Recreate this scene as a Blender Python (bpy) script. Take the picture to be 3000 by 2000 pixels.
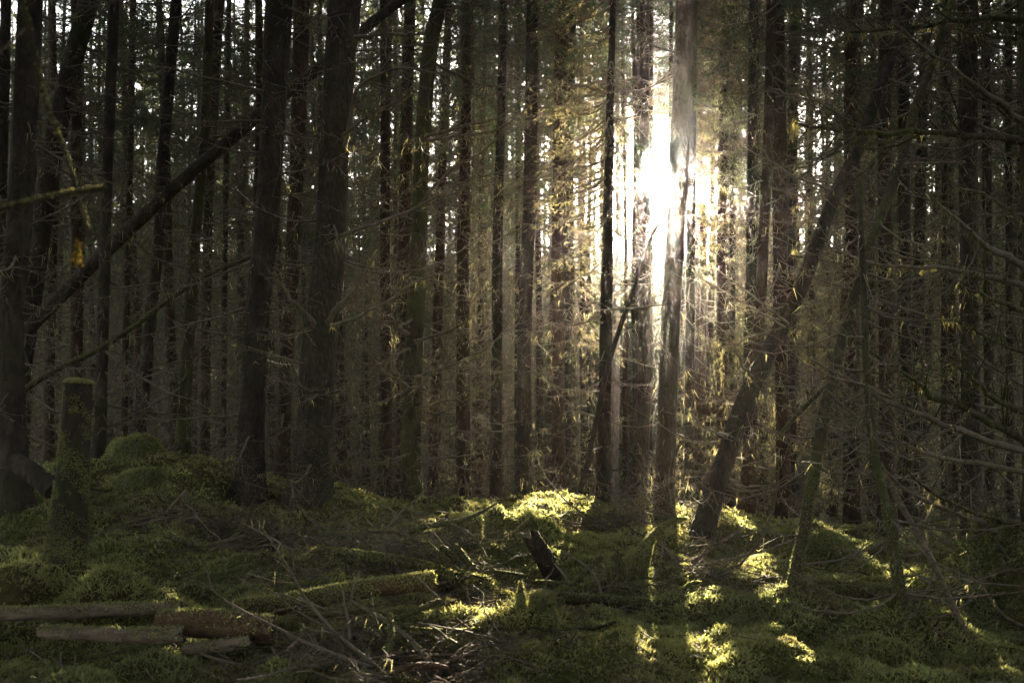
import bpy, math, random
import numpy as np
from mathutils import Vector

for o in list(bpy.data.objects):
    bpy.data.objects.remove(o)
SC = bpy.context.scene
COL = SC.collection
RNG = np.random.default_rng(11)

# ------------------------------------------------------------------ camera
EYE = 1.5
FPX = 3333.0            # focal length in pixels of a 3000 x 2000 frame
CX, CY = 1500.0, 1000.0
cam_data = bpy.data.cameras.new("camera")
cam = bpy.data.objects.new("camera", cam_data)
COL.objects.link(cam)
cam.location = (0, 0, EYE)
cam.rotation_euler = (math.radians(90), 0, 0)
cam_data.sensor_fit = 'HORIZONTAL'
cam_data.sensor_width = 36.0
cam_data.lens = 36.0 * FPX / 3000.0
cam_data.clip_start = 0.05
cam_data.clip_end = 6000
cam_data.dof.use_dof = True
cam_data.dof.focus_distance = 8.3
cam_data.dof.aperture_fstop = 3.2
SC.camera = cam

# ------------------------------------------------------------------ sky, sun, exposure
SUN_PX = (1932.0, 545.0)
_s = Vector(((SUN_PX[0] - CX) / FPX, 1.0, (CY - SUN_PX[1]) / FPX)).normalized()
SUN_EL = math.asin(_s.z)
SUN_AZ = math.atan2(_s.x, _s.y)
world = bpy.data.worlds.new("World")
SC.world = world
world.use_nodes = True
wn = world.node_tree.nodes
wl = world.node_tree.links
bg = wn["Background"]
sky_tex = wn.new("ShaderNodeTexSky")
sky_tex.sky_type = 'NISHITA'
sky_tex.sun_disc = True            # the photograph looks straight into the low sun
sky_tex.sun_size = math.radians(1.3)
sky_tex.sun_intensity = 0.001
sky_tex.sun_elevation = SUN_EL
sky_tex.sun_rotation = SUN_AZ
sky_tex.air_density = 0.6
sky_tex.dust_density = 0.4
thin_cloud = wn.new("ShaderNodeHueSaturation")      # a veil of thin cloud: the sky in the gaps is white
thin_cloud.inputs['Saturation'].default_value = 0.35
wl.new(sky_tex.outputs[0], thin_cloud.inputs['Color'])
wl.new(thin_cloud.outputs[0], bg.inputs[0])
bg.inputs[1].default_value = 0.05

sun_data = bpy.data.lights.new("sun_light", 'SUN')
sun_data.energy = 5.0
sun_data.angle = math.radians(0.6)
sun_data.color = (1.0, 0.88, 0.70)
sun_lamp = bpy.data.objects.new("sun_light", sun_data)
COL.objects.link(sun_lamp)
sun_lamp.rotation_euler = _s.to_track_quat('Z', 'Y').to_euler()
sun_lamp.location = _s * 60

SC.view_settings.view_transform = 'Standard'
SC.view_settings.look = 'None'
SC.view_settings.gamma = 1.0
SC.view_settings.use_curve_mapping = False
SC.view_settings.exposure = 4.55
SC.view_settings.use_white_balance = True      # daylight-shade balance, as in the photograph
SC.view_settings.white_balance_temperature = 7000
SC.view_settings.white_balance_tint = 10
SC.render.engine = 'CYCLES'
cy = SC.cycles
cy.use_denoising = True
try:
    cy.denoiser = 'OPENIMAGEDENOISE'
    cy.denoising_input_passes = 'RGB_ALBEDO_NORMAL'
except Exception:
    pass
cy.max_bounces = 4
cy.diffuse_bounces = 2
cy.glossy_bounces = 2
cy.transmission_bounces = 2
cy.transparent_max_bounces = 4
cy.volume_bounces = 0
cy.use_adaptive_sampling = False      # it would stop early on the thin haze and lose it
cy.use_light_tree = False
cy.time_limit = 900
cy.sample_clamp_indirect = 3.0
cy.caustics_reflective = False
cy.caustics_refractive = False

# ------------------------------------------------------------------ noise
_T = RNG.random((256, 256))
def vn(x, y):
    x = np.asarray(x, float); y = np.asarray(y, float)
    xi = np.floor(x).astype(int); yi = np.floor(y).astype(int)
    fx = x - xi; fy = y - yi
    fx = fx * fx * (3 - 2 * fx); fy = fy * fy * (3 - 2 * fy)
    a = _T[xi & 255, yi & 255]; b = _T[(xi + 1) & 255, yi & 255]
    c = _T[xi & 255, (yi + 1) & 255]; d = _T[(xi + 1) & 255, (yi + 1) & 255]
    return (a + (b - a) * fx) * (1 - fy) + (c + (d - c) * fx) * fy
def fbm(x, y, o=3):
    s = 0; a = 0.5
    for k in range(o):
        s = s + a * (vn(x * 2 ** k + 17 * k, y * 2 ** k + 31 * k) - 0.5); a *= 0.5
    return s
def sst(a, b, x):
    t = np.clip((np.asarray(x, float) - a) / (b - a), 0, 1)
    return t * t * (3 - 2 * t)

# ------------------------------------------------------------------ terrain
MOUNDS = []   # x, y, h, rx, ry
def mound(px, d, h, rx, ry):
    MOUNDS.append(((px - CX) / FPX * d, d, h, rx, ry))
mound(190, 6.0, 0.20, 0.66, 0.36)
mound(420, 5.95, 0.08, 0.26, 0.24)
mound(0, 6.3, 0.20, 0.6, 0.36)
mound(2230, 6.35, 0.16, 0.42, 0.34)
mound(2450, 6.2, 0.09, 0.5, 0.3)
mound(2650, 5.7, 0.17, 0.34, 0.28)
mound(1560, 5.75, 0.10, 0.20, 0.22)
mound(1850, 5.3, 0.10, 0.5, 0.2)
mound(2600, 5.0, 0.06, 0.4, 0.15)
mound(1500, 8.7, 0.14, 0.5, 0.3)
mound(2420, 8.0, 0.16, 0.22, 0.22)
mound(2900, 6.9, 0.30, 0.35, 0.4)
mound(1270, 6.1, 0.10, 0.25, 0.2)
mound(850, 6.6, 0.08, 0.5, 0.2)
mound(830, 7.3, 0.10, 0.6, 0.25)
mound(1340, 7.2, 0.10, 0.22, 0.2)
mound(340, 9.2, 0.14, 0.8, 0.6)
mound(620, 10.2, 0.10, 0.7, 0.6)
mound(700, 8.3, -0.06, 0.5, 0.3)
mound(1120, 5.25, -0.07, 0.35, 0.25)
mound(980, 9.3, 0.14, 0.4, 0.4)
def ground(x, y):
    x = np.asarray(x, float); y = np.asarray(y, float)
    crest = 9.6 - 1.2 * sst(0.5, 4.0, x)
    over = np.clip(y - crest, 0, None)
    z = -0.145 * (np.sqrt(over ** 2 + 1.0) - 1.0)
    z = np.maximum(z, -5.2 - 0.004 * over)
    z = z + 0.34 * sst(-0.8, -3.2, x) * sst(6.5, 9.5, y) * (1 - sst(14, 22, y))
    z = z - 0.10 * sst(1.0, 3.5, x) * sst(6.5, 9, y)
    for mx, my, h, rx, ry in MOUNDS:
        z = z + h * np.exp(-((x - mx) / rx) ** 2 - ((y - my) / ry) ** 2) * (1 + 2.4 * fbm(x * 3.1 + mx, y * 3.1, 3))
    near = 1 - 0.6 * sst(14, 40, np.abs(y))
    z = z + (0.24 * fbm(x * 1.1 + 5, y * 1.1 + 9, 3) + 0.21 * fbm(x * 3.4, y * 3.4, 2) + 0.13 * fbm(x * 7.5 + 3, y * 7.5, 2)) * near
    # an added wooded slope behind the plantation blocks low sky and shortens lit haze
    z = z + (14.0 * sst(66, 112, y) + 0.085 * np.clip(y - 100, 0, None)) * (1 + 0.12 * fbm(x * 0.05, y * 0.05, 2))
    return z
def gz(x, y):
    return float(ground(x, y))
def P(px, py, d):
    return np.array([(px - CX) / FPX * d, d, EYE + (CY - py) / FPX * d])
def G(px, py, lo=4.2, hi=13.0):
    ds = np.linspace(lo, hi, 400)
    xs = (px - CX) / FPX * ds
    zs = EYE + (CY - py) / FPX * ds
    below = np.nonzero(zs < ground(xs, ds))[0]
    d = ds[below[0]] if len(below) else hi
    x = (px - CX) / FPX * d
    return np.array([x, d, gz(x, d)])

# ------------------------------------------------------------------ materials
def new_mat(name):
    m = bpy.data.materials.new(name)
    m.use_nodes = True
    nt = m.node_tree
    for n in list(nt.nodes):
        if n.type != 'OUTPUT_MATERIAL':
            nt.nodes.remove(n)
    return m, nt, nt.nodes, nt.links, next(n for n in nt.nodes if n.type == 'OUTPUT_MATERIAL')
def ramp(nodes, stops):
    r = nodes.new("ShaderNodeValToRGB")
    el = r.color_ramp.elements
    el[0].position, el[0].color = stops[0][0], (*stops[0][1], 1)
    el[1].position, el[1].color = stops[-1][0], (*stops[-1][1], 1)
    for p, c in stops[1:-1]:
        e = el.new(p); e.color = (*c, 1)
    return r
def noise_node(nodes, links, scale, detail=4, rough=0.6, stretch=None, coord='Object'):
    t = nodes.new("ShaderNodeTexCoord")
    n = nodes.new("ShaderNodeTexNoise")
    n.inputs['Scale'].default_value = scale
    n.inputs['Detail'].default_value = detail
    n.inputs['Roughness'].default_value = rough
    if coord == 'World':
        g = nodes.new("ShaderNodeNewGeometry"); src = g.outputs['Position']
    else:
        src = t.outputs[coord]
    if stretch:
        mp = nodes.new("ShaderNodeMapping")
        mp.inputs['Scale'].default_value = stretch
        links.new(src, mp.inputs['Vector']); src = mp.outputs[0]
    links.new(src, n.inputs['Vector'])
    return n
def bark_mat(name, dark, mid, light, green, green_amt, scale=9.0, bump=0.9, grain=(1, 1, 0.45)):
    m, nt, N, L, out = new_mat(name)
    p = N.new("ShaderNodeBsdfPrincipled")
    p.inputs['Roughness'].default_value = 0.92
    p.inputs['Specular IOR Level'].default_value = 0.15
    n1 = noise_node(N, L, scale, 6, 0.7, grain, 'World')
    n2 = noise_node(N, L, 1.7, 3, 0.6, None, 'World')
    n3 = noise_node(N, L, 38, 3, 0.7, (1, 1, 0.6), 'World')
    r = ramp(N, [(0.28, dark), (0.5, mid), (0.75, light)])
    L.new(n1.outputs['Fac'], r.inputs['Fac'])
    gr = ramp(N, [(0.45, (0, 0, 0)), (0.68, (green_amt,) * 3)])
    L.new(n2.outputs['Fac'], gr.inputs['Fac'])
    mx = N.new("ShaderNodeMix"); mx.data_type = 'RGBA'
    L.new(gr.outputs[0], mx.inputs['Factor'])
    L.new(r.outputs[0], mx.inputs[6])
    mx.inputs[7].default_value = (*green, 1)
    L.new(mx.outputs[2], p.inputs['Base Color'])
    ad = N.new("ShaderNodeMath"); ad.operation = 'MULTIPLY_ADD'
    L.new(n3.outputs['Fac'], ad.inputs[0]); ad.inputs[1].default_value = 0.4
    L.new(n1.outputs['Fac'], ad.inputs[2])
    vo = N.new("ShaderNodeTexVoronoi"); vo.feature = 'F1'; vo.inputs['Scale'].default_value = 30.0
    gm = N.new("ShaderNodeNewGeometry"); mp = N.new("ShaderNodeMapping"); mp.inputs['Scale'].default_value = (1, 1, 0.55)
    L.new(gm.outputs['Position'], mp.inputs['Vector']); L.new(mp.outputs[0], vo.inputs['Vector'])
    a2 = N.new("ShaderNodeMath"); a2.operation = 'MULTIPLY_ADD'
    L.new(vo.outputs['Distance'], a2.inputs[0]); a2.inputs[1].default_value = -0.7; L.new(ad.outputs[0], a2.inputs[2])
    b = N.new("ShaderNodeBump")
    b.inputs['Strength'].default_value = bump
    b.inputs['Distance'].default_value = 0.02
    L.new(a2.outputs[0], b.inputs['Height'])
    L.new(b.outputs[0], p.inputs['Normal'])
    L.new(p.outputs[0], out.inputs['Surface'])
    return m
def leaf_mat(name, translucency, rough=0.75, tint_scale=(1, 1, 1), noise_amt=0.35, noise_scale=3.0):
    """foliage that carries its own colour in the 'tint' attribute, lit through from behind"""
    m, nt, N, L, out = new_mat(name)
    at = N.new("ShaderNodeAttribute"); at.attribute_name = "tint"
    n = noise_node(N, L, noise_scale, 3, 0.6, None, 'World')
    mr = N.new("ShaderNodeMapRange")
    mr.inputs['From Min'].default_value = 0.3; mr.inputs['From Max'].default_value = 0.7
    mr.inputs['To Min'].default_value = 1 - noise_amt; mr.inputs['To Max'].default_value = 1 + noise_amt
    L.new(n.outputs['Fac'], mr.inputs['Value'])
    vm = N.new("ShaderNodeVectorMath"); vm.operation = 'SCALE'
    L.new(at.outputs['Color'], vm.inputs[0]); L.new(mr.outputs[0], vm.inputs['Scale'])
    vm2 = N.new("ShaderNodeVectorMath"); vm2.operation = 'MULTIPLY'
    L.new(vm.outputs[0], vm2.inputs[0]); vm2.inputs[1].default_value = tint_scale
    p = N.new("ShaderNodeBsdfPrincipled")
    p.inputs['Roughness'].default_value = rough
    p.inputs['Specular IOR Level'].default_value = 0.2
    L.new(vm2.outputs[0], p.inputs['Base Color'])
    t = N.new("ShaderNodeBsdfTranslucent")
    br = N.new("ShaderNodeVectorMath"); br.operation = 'MULTIPLY'
    L.new(vm2.outputs[0], br.inputs[0]); br.inputs[1].default_value = (1.5, 1.45, 1.1)
    L.new(br.outputs[0], t.inputs['Color'])
    mx = N.new("ShaderNodeMixShader"); mx.inputs[0].default_value = translucency
    L.new(p.outputs[0], mx.inputs[1]); L.new(t.outputs[0], mx.inputs[2])
    L.new(mx.outputs[0], out.inputs['Surface'])
    return m
MAT = {}
MAT['bark'] = bark_mat('spruce_bark', (0.011, 0.009, 0.007), (0.028, 0.022, 0.016), (0.075, 0.058, 0.044), (0.026, 0.030, 0.013), 0.5)
MAT['bark_red'] = bark_mat('reddish_spruce_bark', (0.013, 0.009, 0.006), (0.038, 0.024, 0.016), (0.075, 0.048, 0.032), (0.027, 0.029, 0.013), 0.35)
MAT['bark_mossy'] = bark_mat('mossy_bark', (0.016, 0.014, 0.009), (0.036, 0.032, 0.017), (0.066, 0.060, 0.030), (0.050, 0.058, 0.016), 0.9, 14.0)
MAT['twig'] = bark_mat('dead_twig', (0.045, 0.037, 0.029), (0.10, 0.080, 0.062), (0.17, 0.14, 0.11), (0.075, 0.078, 0.036), 0.6, 12.0, 0.4)
MAT['grey_wood'] = bark_mat('weathered_grey_wood', (0.035, 0.027, 0.019), (0.12, 0.092, 0.065), (0.22, 0.175, 0.125), (0.06, 0.065, 0.022), 0.6, 22.0, 1.0, (0.18, 1, 1))
MAT['red_wood'] = bark_mat('rotting_reddish_log', (0.022, 0.014, 0.009), (0.07, 0.040, 0.024), (0.12, 0.072, 0.042), (0.06, 0.06, 0.02), 0.6, 20.0, 1.0, (0.2, 1, 1))
MAT['rot'] = bark_mat('dark_rotten_heartwood', (0.010, 0.008, 0.006), (0.024, 0.018, 0.013), (0.05, 0.037, 0.025), (0.02, 0.02, 0.01), 0.3, 30.0, 1.0)
MAT['stone'] = bark_mat('mossy_stone', (0.03, 0.032, 0.02), (0.07, 0.07, 0.04), (0.12, 0.12, 0.07), (0.08, 0.09, 0.025), 0.9, 9.0)
MAT['moss'] = leaf_mat('moss_fronds', 0.5, 0.8, (1, 1, 1), 0.35, 2.2)
MAT['needle'] = leaf_mat('spruce_needles', 0.35, 0.6, (1, 1, 1), 0.3, 1.2)
MAT['lichen'] = leaf_mat('hanging_lichen', 0.5, 0.85, (1, 1, 1), 0.3, 2.0)
def soil_mat():
    m, nt, N, L, out = new_mat('forest_soil')
    p = N.new("ShaderNodeBsdfPrincipled")
    p.inputs['Roughness'].default_value = 0.95
    p.inputs['Specular IOR Level'].default_value = 0.1
    n1 = noise_node(N, L, 1.6, 5, 0.65, None, 'World')
    n2 = noise_node(N, L, 28, 6, 0.75, None, 'World')
    r = ramp(N, [(0.33, (0.055, 0.040, 0.022)), (0.46, (0.065, 0.064, 0.024)), (0.6, (0.070, 0.082, 0.024))])
    L.new(n1.outputs['Fac'], r.inputs['Fac'])
    r2 = ramp(N, [(0.3, (0.35, 0.35, 0.35)), (0.7, (1.5, 1.45, 1.3))])
    L.new(n2.outputs['Fac'], r2.inputs['Fac'])
    vm = N.new("ShaderNodeVectorMath"); vm.operation = 'MULTIPLY'
    L.new(r.outputs[0], vm.inputs[0]); L.new(r2.outputs[0], vm.inputs[1])
    L.new(vm.outputs[0], p.inputs['Base Color'])
    b = N.new("ShaderNodeBump"); b.inputs['Strength'].default_value = 1.0; b.inputs['Distance'].default_value = 0.03
    L.new(n2.outputs['Fac'], b.inputs['Height']); L.new(b.outputs[0], p.inputs['Normal'])
    L.new(p.outputs[0], out.inputs['Surface'])
    return m
MAT['soil'] = soil_mat()

# ------------------------------------------------------------------ mesh helpers
class MB:
    """collects vertices, faces, per-vertex tints and material slots"""
    def __init__(s):
        s.v = []; s.q = []; s.t = []; s.qm = []; s.tm = []; s.c = []; s.n = 0
    def add(s, v, quads=None, tris=None, mat=0, tint=None):
        v = np.asarray(v, float).reshape(-1, 3)
        if quads is not None and len(quads):
            s.q.append(np.asarray(quads) + s.n); s.qm.append(np.full(len(quads), mat))
        if tris is not None and len(tris):
            s.t.append(np.asarray(tris) + s.n); s.tm.append(np.full(len(tris), mat))
        s.v.append(v)
        if tint is None:
            tint = np.ones((len(v), 3)) * 0.1
        s.c.append(np.asarray(tint, float).reshape(-1, 3))
        s.n += len(v)
    def mesh(s, name, mats, off=(0, 0, 0), smooth=True):
        V = np.concatenate(s.v) - np.asarray(off)
        Q = np.concatenate(s.q) if s.q else np.zeros((0, 4), int)
        T = np.concatenate(s.t) if s.t else np.zeros((0, 3), int)
        mi = np.concatenate(s.qm + s.tm) if (s.qm or s.tm) else np.zeros(0, int)
        me = bpy.data.meshes.new(name)
        me.vertices.add(len(V)); me.vertices.foreach_set('co', V.astype(np.float32).ravel())
        loops = np.concatenate([Q.ravel(), T.ravel()]).astype(np.int32)
        me.loops.add(len(loops)); me.loops.foreach_set('vertex_index', loops)
        npol = len(Q) + len(T)
        starts = np.concatenate([np.arange(len(Q)) * 4, len(Q) * 4 + np.arange(len(T)) * 3]).astype(np.int32)
        me.polygons.add(npol)
        me.polygons.foreach_set('loop_start', starts)
        me.polygons.foreach_set('material_index', mi.astype(np.int32))
        me.polygons.foreach_set('use_smooth', np.full(npol, smooth))
        for m in mats:
            me.materials.append(m)
        at = me.attributes.new('tint', 'FLOAT_COLOR', 'POINT')
        C = np.concatenate(s.c)
        at.data.foreach_set('color', np.concatenate([C, np.ones((len(C), 1))], 1).astype(np.float32).ravel())
        me.update(calc_edges=True)
        return me
def norm(v):
    return v / np.maximum(np.linalg.norm(v, axis=-1, keepdims=True), 1e-9)
def tubes(Pt, R, sides):
    """Pt (M,K,3), R (M,K): M tubes at once -> verts, quads"""
    Pt = np.asarray(Pt, float); R = np.asarray(R, float)
    M, K = R.shape
    T = norm(np.gradient(Pt, axis=1))
    ref = np.where(np.abs(T[..., 2:3]) > 0.9, np.array([1.0, 0, 0]), np.array([0, 0, 1.0]))
    ref = np.broadcast_to(ref[:, :1], T.shape)
    A = norm(np.cross(T, ref)); B = np.cross(T, A)
    a = np.arange(sides) * 2 * np.pi / sides
    V = Pt[:, :, None] + R[:, :, None, None] * (A[:, :, None] * np.cos(a)[:, None] + B[:, :, None] * np.sin(a)[:, None])
    idx = np.arange(M * K * sides).reshape(M, K, sides)
    q = np.stack([idx[:, :-1], np.roll(idx, -1, 2)[:, :-1], np.roll(idx, -1, 2)[:, 1:], idx[:, 1:]], -1).reshape(-1, 4)
    return V.reshape(-1, 3), q
def resample(pts, n):
    """smooth Catmull-Rom through pts, n samples; pts (k, m)"""
    pts = np.asarray(pts, float)
    k = len(pts)
    if k == 2:
        t = np.linspace(0, 1, n)[:, None]
        return pts[0] * (1 - t) + pts[1] * t
    e = np.vstack([2 * pts[0] - pts[1], pts, 2 * pts[-1] - pts[-2]])
    seg = np.r_[0, np.cumsum(np.linalg.norm(np.diff(pts[:, :3], axis=0), axis=1))]
    s = np.linspace(0, seg[-1], n)
    i = np.clip(np.searchsorted(seg, s, 'right') - 1, 0, k - 2)
    t = ((s - seg[i]) / np.maximum(seg[i + 1] - seg[i], 1e-9))[:, None]
    p0, p1, p2, p3 = e[i], e[i + 1], e[i + 2], e[i + 3]
    return 0.5 * (2 * p1 + (p2 - p0) * t + (2 * p0 - 5 * p1 + 4 * p2 - p3) * t ** 2 + (3 * p1 - p0 - 3 * p2 + p3) * t ** 3)
def fronds(mb, pos, up, lean, L, W, tint, mat=0, bend=0.75):
    N = len(pos)
    if N == 0:
        return
    up = norm(up); lean = norm(lean - up * np.sum(lean * up, 1, keepdims=True))
    side = np.cross(up, lean) * W[:, None]
    L = L[:, None]
    mid = pos + up * 0.55 * L + lean * 0.22 * L * bend
    tip = pos + up * (0.9 - 0.25 * bend) * L + lean * 0.95 * L * bend
    V = np.stack([pos - side * 0.5, pos + side * 0.5, mid - side, mid + side, tip], 1).reshape(-1, 3)
    b = np.arange(N)[:, None] * 5
    tr = np.concatenate([b + [0, 1, 3], b + [0, 3, 2], b + [2, 3, 4]], 0)
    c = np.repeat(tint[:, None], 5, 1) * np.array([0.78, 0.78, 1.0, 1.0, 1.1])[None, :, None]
    mb.add(V, tris=tr, mat=mat, tint=c.reshape(-1, 3))
def strands(mb, pos, dirs, L, W, tint, mat=0):
    """single tapering blades: needles, hanging lichen, far twigs"""
    n = len(pos)
    d = norm(dirs)
    sd = norm(np.cross(d, RNG.normal(0, 1, (n, 3)))) * W[:, None]
    V = np.stack([pos - sd, pos + sd, pos + d * L[:, None]], 1).reshape(-1, 3)
    mb.add(V, tris=np.arange(n * 3).reshape(-1, 3), mat=mat, tint=np.repeat(tint, 3, 0))
def link(o, parent=None):
    COL.objects.link(o)
    if parent is not None:
        o.parent = parent
    return o
def tag(o, label, cat, group=None, kind=None):
    if label: o['label'] = label
    if cat: o['category'] = cat
    if group: o['group'] = group
    if kind: o['kind'] = kind
    return o
def thing(name, label, cat, loc=(0, 0, 0), group=None):
    o = bpy.data.objects.new(name, None)
    o.empty_display_size = 0.1
    COL.objects.link(o)
    o.location = tuple(float(a) for a in loc)
    return tag(o, label, cat, group)
def part(name, mb, mats, parent, kind=None, smooth=True):
    off = np.zeros(3); p = parent
    while p is not None:
        off = off + np.array(p.location); p = p.parent
    me = mb.mesh(name, mats, tuple(off), smooth)
    o = link(bpy.data.objects.new(name, me), parent)
    if kind: o['kind'] = kind
    return o

# ------------------------------------------------------------------ ground sheet
def graded(a, b, step, far, growth=1.18):
    mid = list(np.arange(a, b, step))
    up, s = [mid[-1]], step
    while up[-1] < far[1]:
        s *= growth; up.append(up[-1] + s)
    dn, s = [mid[0]], step
    while dn[-1] > far[0]:
        s *= growth; dn.append(dn[-1] - s)
    return np.array(dn[:0:-1] + mid + up[1:])
gx = graded(-4.2, 4.2, 0.052, (-220, 220))
gy = graded(4.2, 11.0, 0.052, (-90, 260))
X, Y = np.meshgrid(gx, gy)
Z = ground(X, Y)
idx = np.arange(X.size).reshape(X.shape)
q = np.stack([idx[:-1, :-1], idx[:-1, 1:], idx[1:, 1:], idx[1:, :-1]], -1).reshape(-1, 4)
mb = MB(); mb.add(np.stack([X, Y, Z], -1), quads=q)
tag(part('forest_floor', mb, [MAT['soil']], None), None, None, kind='structure')

# ------------------------------------------------------------------ moss
MOSS = np.array([(0.230, 0.240, 0.092), (0.155, 0.178, 0.070), (0.105, 0.132, 0.062), (0.17, 0.130, 0.078), (0.24, 0.20, 0.085)])
def moss_tint(n, x, y, rng, base=None):
    f = vn(x * 1.3 + 3, y * 1.3 + 8); g = vn(x * 3.1 + 40, y * 3.1 + 2); h = vn(x * 0.8 + 90, y * 0.9 + 70)
    w = np.stack([0.3 + 1.2 * f, 0.5 + 0 * f, 1.3 * (1 - f), 2.2 * np.clip(g - 0.55, 0, 1) * 2, 1.5 * np.clip(h - 0.6, 0, 1) * 2], 1) + rng.random((n, 5)) * 0.5
    w = w ** 2; w /= w.sum(1, keepdims=True)
    return (w @ MOSS) * (0.86 + 0.28 * rng.random((n, 1)))
def ground_moss():
    rng = np.random.default_rng(5)
    mb = MB()
    for d0, d1, dens, L0, W0, tn in ((4.2, 6.2, 10300, 0.034, 0.0029, 10), (6.2, 9.0, 5300, 0.038, 0.0040, 10), (9.0, 13.5, 1300, 0.046, 0.0078, 8)):
        area = 1.08 * 0.5 * (d1 ** 2 - d0 ** 2)
        nt_ = int(area * dens / tn)
        d = np.sqrt(rng.uniform(d0 ** 2, d1 ** 2, nt_))
        x = rng.uniform(-0.54, 0.54, nt_) * d
        lush = vn(x * 2.4 + 11, d * 2.4 + 3) * 0.6 + vn(x * 7 + 1, d * 7 + 5) * 0.4
        bare = np.exp(-((x + 0.62) / 0.42) ** 2 - ((d - 5.35) / 0.28) ** 2) + 0.8 * np.exp(-((x + 2.05) / 0.5) ** 2 - ((d - 8.3) / 0.35) ** 2)
        keep = rng.random(nt_) < np.clip(0.35 + 1.4 * lush - 1.1 * bare, 0, 1)
        x, d, lush = x[keep], d[keep], lush[keep]
        n = len(x)
        sc = 0.45 + 1.15 * lush
        tx = np.repeat(x, tn); ty = np.repeat(d, tn); ts = np.repeat(sc, tn)
        off = rng.normal(0, 1, (n * tn, 2)) * (L0 * 0.55) * ts[:, None]
        px, py = tx + off[:, 0], ty + off[:, 1]
        e = 0.03
        z = ground(px, py)
        gxn = (ground(px + e, py) - z) / e; gyn = (ground(px, py + e) - z) / e
        up = norm(np.stack([-gxn, -gyn, np.ones_like(z)], 1) * 0.6 + np.array([0, 0, 0.4]) + rng.normal(0, 0.28, (n * tn, 3)))
        lean = np.stack([off[:, 0], off[:, 1], np.zeros(n * tn)], 1) / L0 + rng.normal(0, 0.5, (n * tn, 3))
        L = L0 * ts * rng.uniform(0.6, 1.35, n * tn)
        W = W0 * rng.uniform(0.7, 1.4, n * tn)
        tint = moss_tint(n * tn, px, py, rng) * (0.8 + 0.4 * np.repeat(rng.random(n), tn))[:, None]
        tint = tint * (0.75 + 0.5 * np.repeat(lush, tn))[:, None]
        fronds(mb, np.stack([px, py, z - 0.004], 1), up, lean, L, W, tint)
    tag(part('moss', mb, [MAT['moss']], None, 'stuff'), 'thick green and yellow feather moss carpeting the forest floor', 'moss')
ground_moss()
def tri_sample(me_v, me_q, n, rng):
    q = np.asarray(me_q)
    a, b, c, d = (me_v[q[:, k]] for k in range(4))
    ar = 0.5 * np.linalg.norm(np.cross(c - a, d - b), axis=1)
    k = rng.choice(len(q), n, p=ar / ar.sum())
    u, v = rng.random((n, 1)), rng.random((n, 1))
    p = (a[k] * (1 - u) + b[k] * u) * (1 - v) + (d[k] * (1 - u) + c[k] * u) * v
    nn = norm(np.cross(c[k] - a[k], d[k] - b[k]))
    return p, nn
def moss_on(parent, v, q, n, L=0.028, W=0.0035, bias=0.2, centre=None, bright=1.0, droop=0.0, seed=1):
    """fronds over a surface; bias > 0 favours faces that look up"""
    rng = np.random.default_rng(seed + int(n))
    p, nn = tri_sample(v, q, n, rng)
    if centre is not None:
        s = np.sign(np.sum((p - centre(p)) * nn, 1, keepdims=True)); s[s == 0] = 1; nn = nn * s
    patch = 0.6 * vn(p[:, 0] * 13 + p[:, 2] * 9 + seed, p[:, 1] * 13 + p[:, 2] * 4) + 0.4 * vn(p[:, 0] * 31 + 7, p[:, 1] * 31 + p[:, 2] * 29)
    keep = rng.random(n) < np.clip((bias + 0.75 * nn[:, 2] + (patch - 0.5) * 1.6) * 2.5 + 0.3, 0, 1)
    p, nn = p[keep], nn[keep]
    m = len(p)
    lean = rng.normal(0, 0.7, (m, 3)) + np.array([0, 0, -droop])
    mb = MB()
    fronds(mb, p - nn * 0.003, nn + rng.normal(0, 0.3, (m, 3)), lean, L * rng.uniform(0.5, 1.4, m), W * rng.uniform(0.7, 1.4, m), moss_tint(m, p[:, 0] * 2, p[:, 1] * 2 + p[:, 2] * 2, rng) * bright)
    return part('moss', mb, [MAT['moss']], parent, 'stuff')

# ------------------------------------------------------------------ tree building blocks
def trunk_geo(path, sides=18, step=0.09, flare=0.45, rough=0.06, seed=0, knots=True, flare_h=0.25):
    """path (k,4): x y z r from base up -> verts, quads, dense path"""
    path = np.asarray(path, float)
    ln = np.linalg.norm(np.diff(path[:, :3], axis=0), axis=1).sum()
    n = max(6, int(ln / step))
    D = resample(path, n)
    h = np.r_[0, np.cumsum(np.linalg.norm(np.diff(D[:, :3], axis=0), axis=1))]
    R = D[:, 3] * (1 + flare * np.exp(-h / flare_h))
    V, q = tubes(D[None, :, :3], R[None], sides)
    V = V.reshape(n, sides, 3)
    c = D[:, None, :3]; off = V - c
    a = np.arange(sides) / sides * 2 * np.pi
    nx = np.cos(a)[None] * 2.2 + seed * 7.3; ny = np.sin(a)[None] * 2.2 + h[:, None] * 3.2
    f = 1 + rough * 2.2 * fbm(nx, ny, 3)
    f = f + 0.22 * np.exp(-h / 0.3)[:, None] * np.cos(a * 5 + seed)[None] * (flare > 0.2)
    if knots:
        rg = np.random.default_rng(seed + 99)
        for _ in range(int(ln / 0.35)):
            hk, ak = rg.uniform(0, ln), rg.uniform(0, 2 * np.pi)
            da = np.angle(np.exp(1j * (a - ak)))
            f = f + 0.13 * np.exp(-((h[:, None] - hk) / 0.05) ** 2 - (da[None] / 0.35) ** 2)
    V = c + off * f[..., None]
    return V.reshape(-1, 3), q, D
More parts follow.
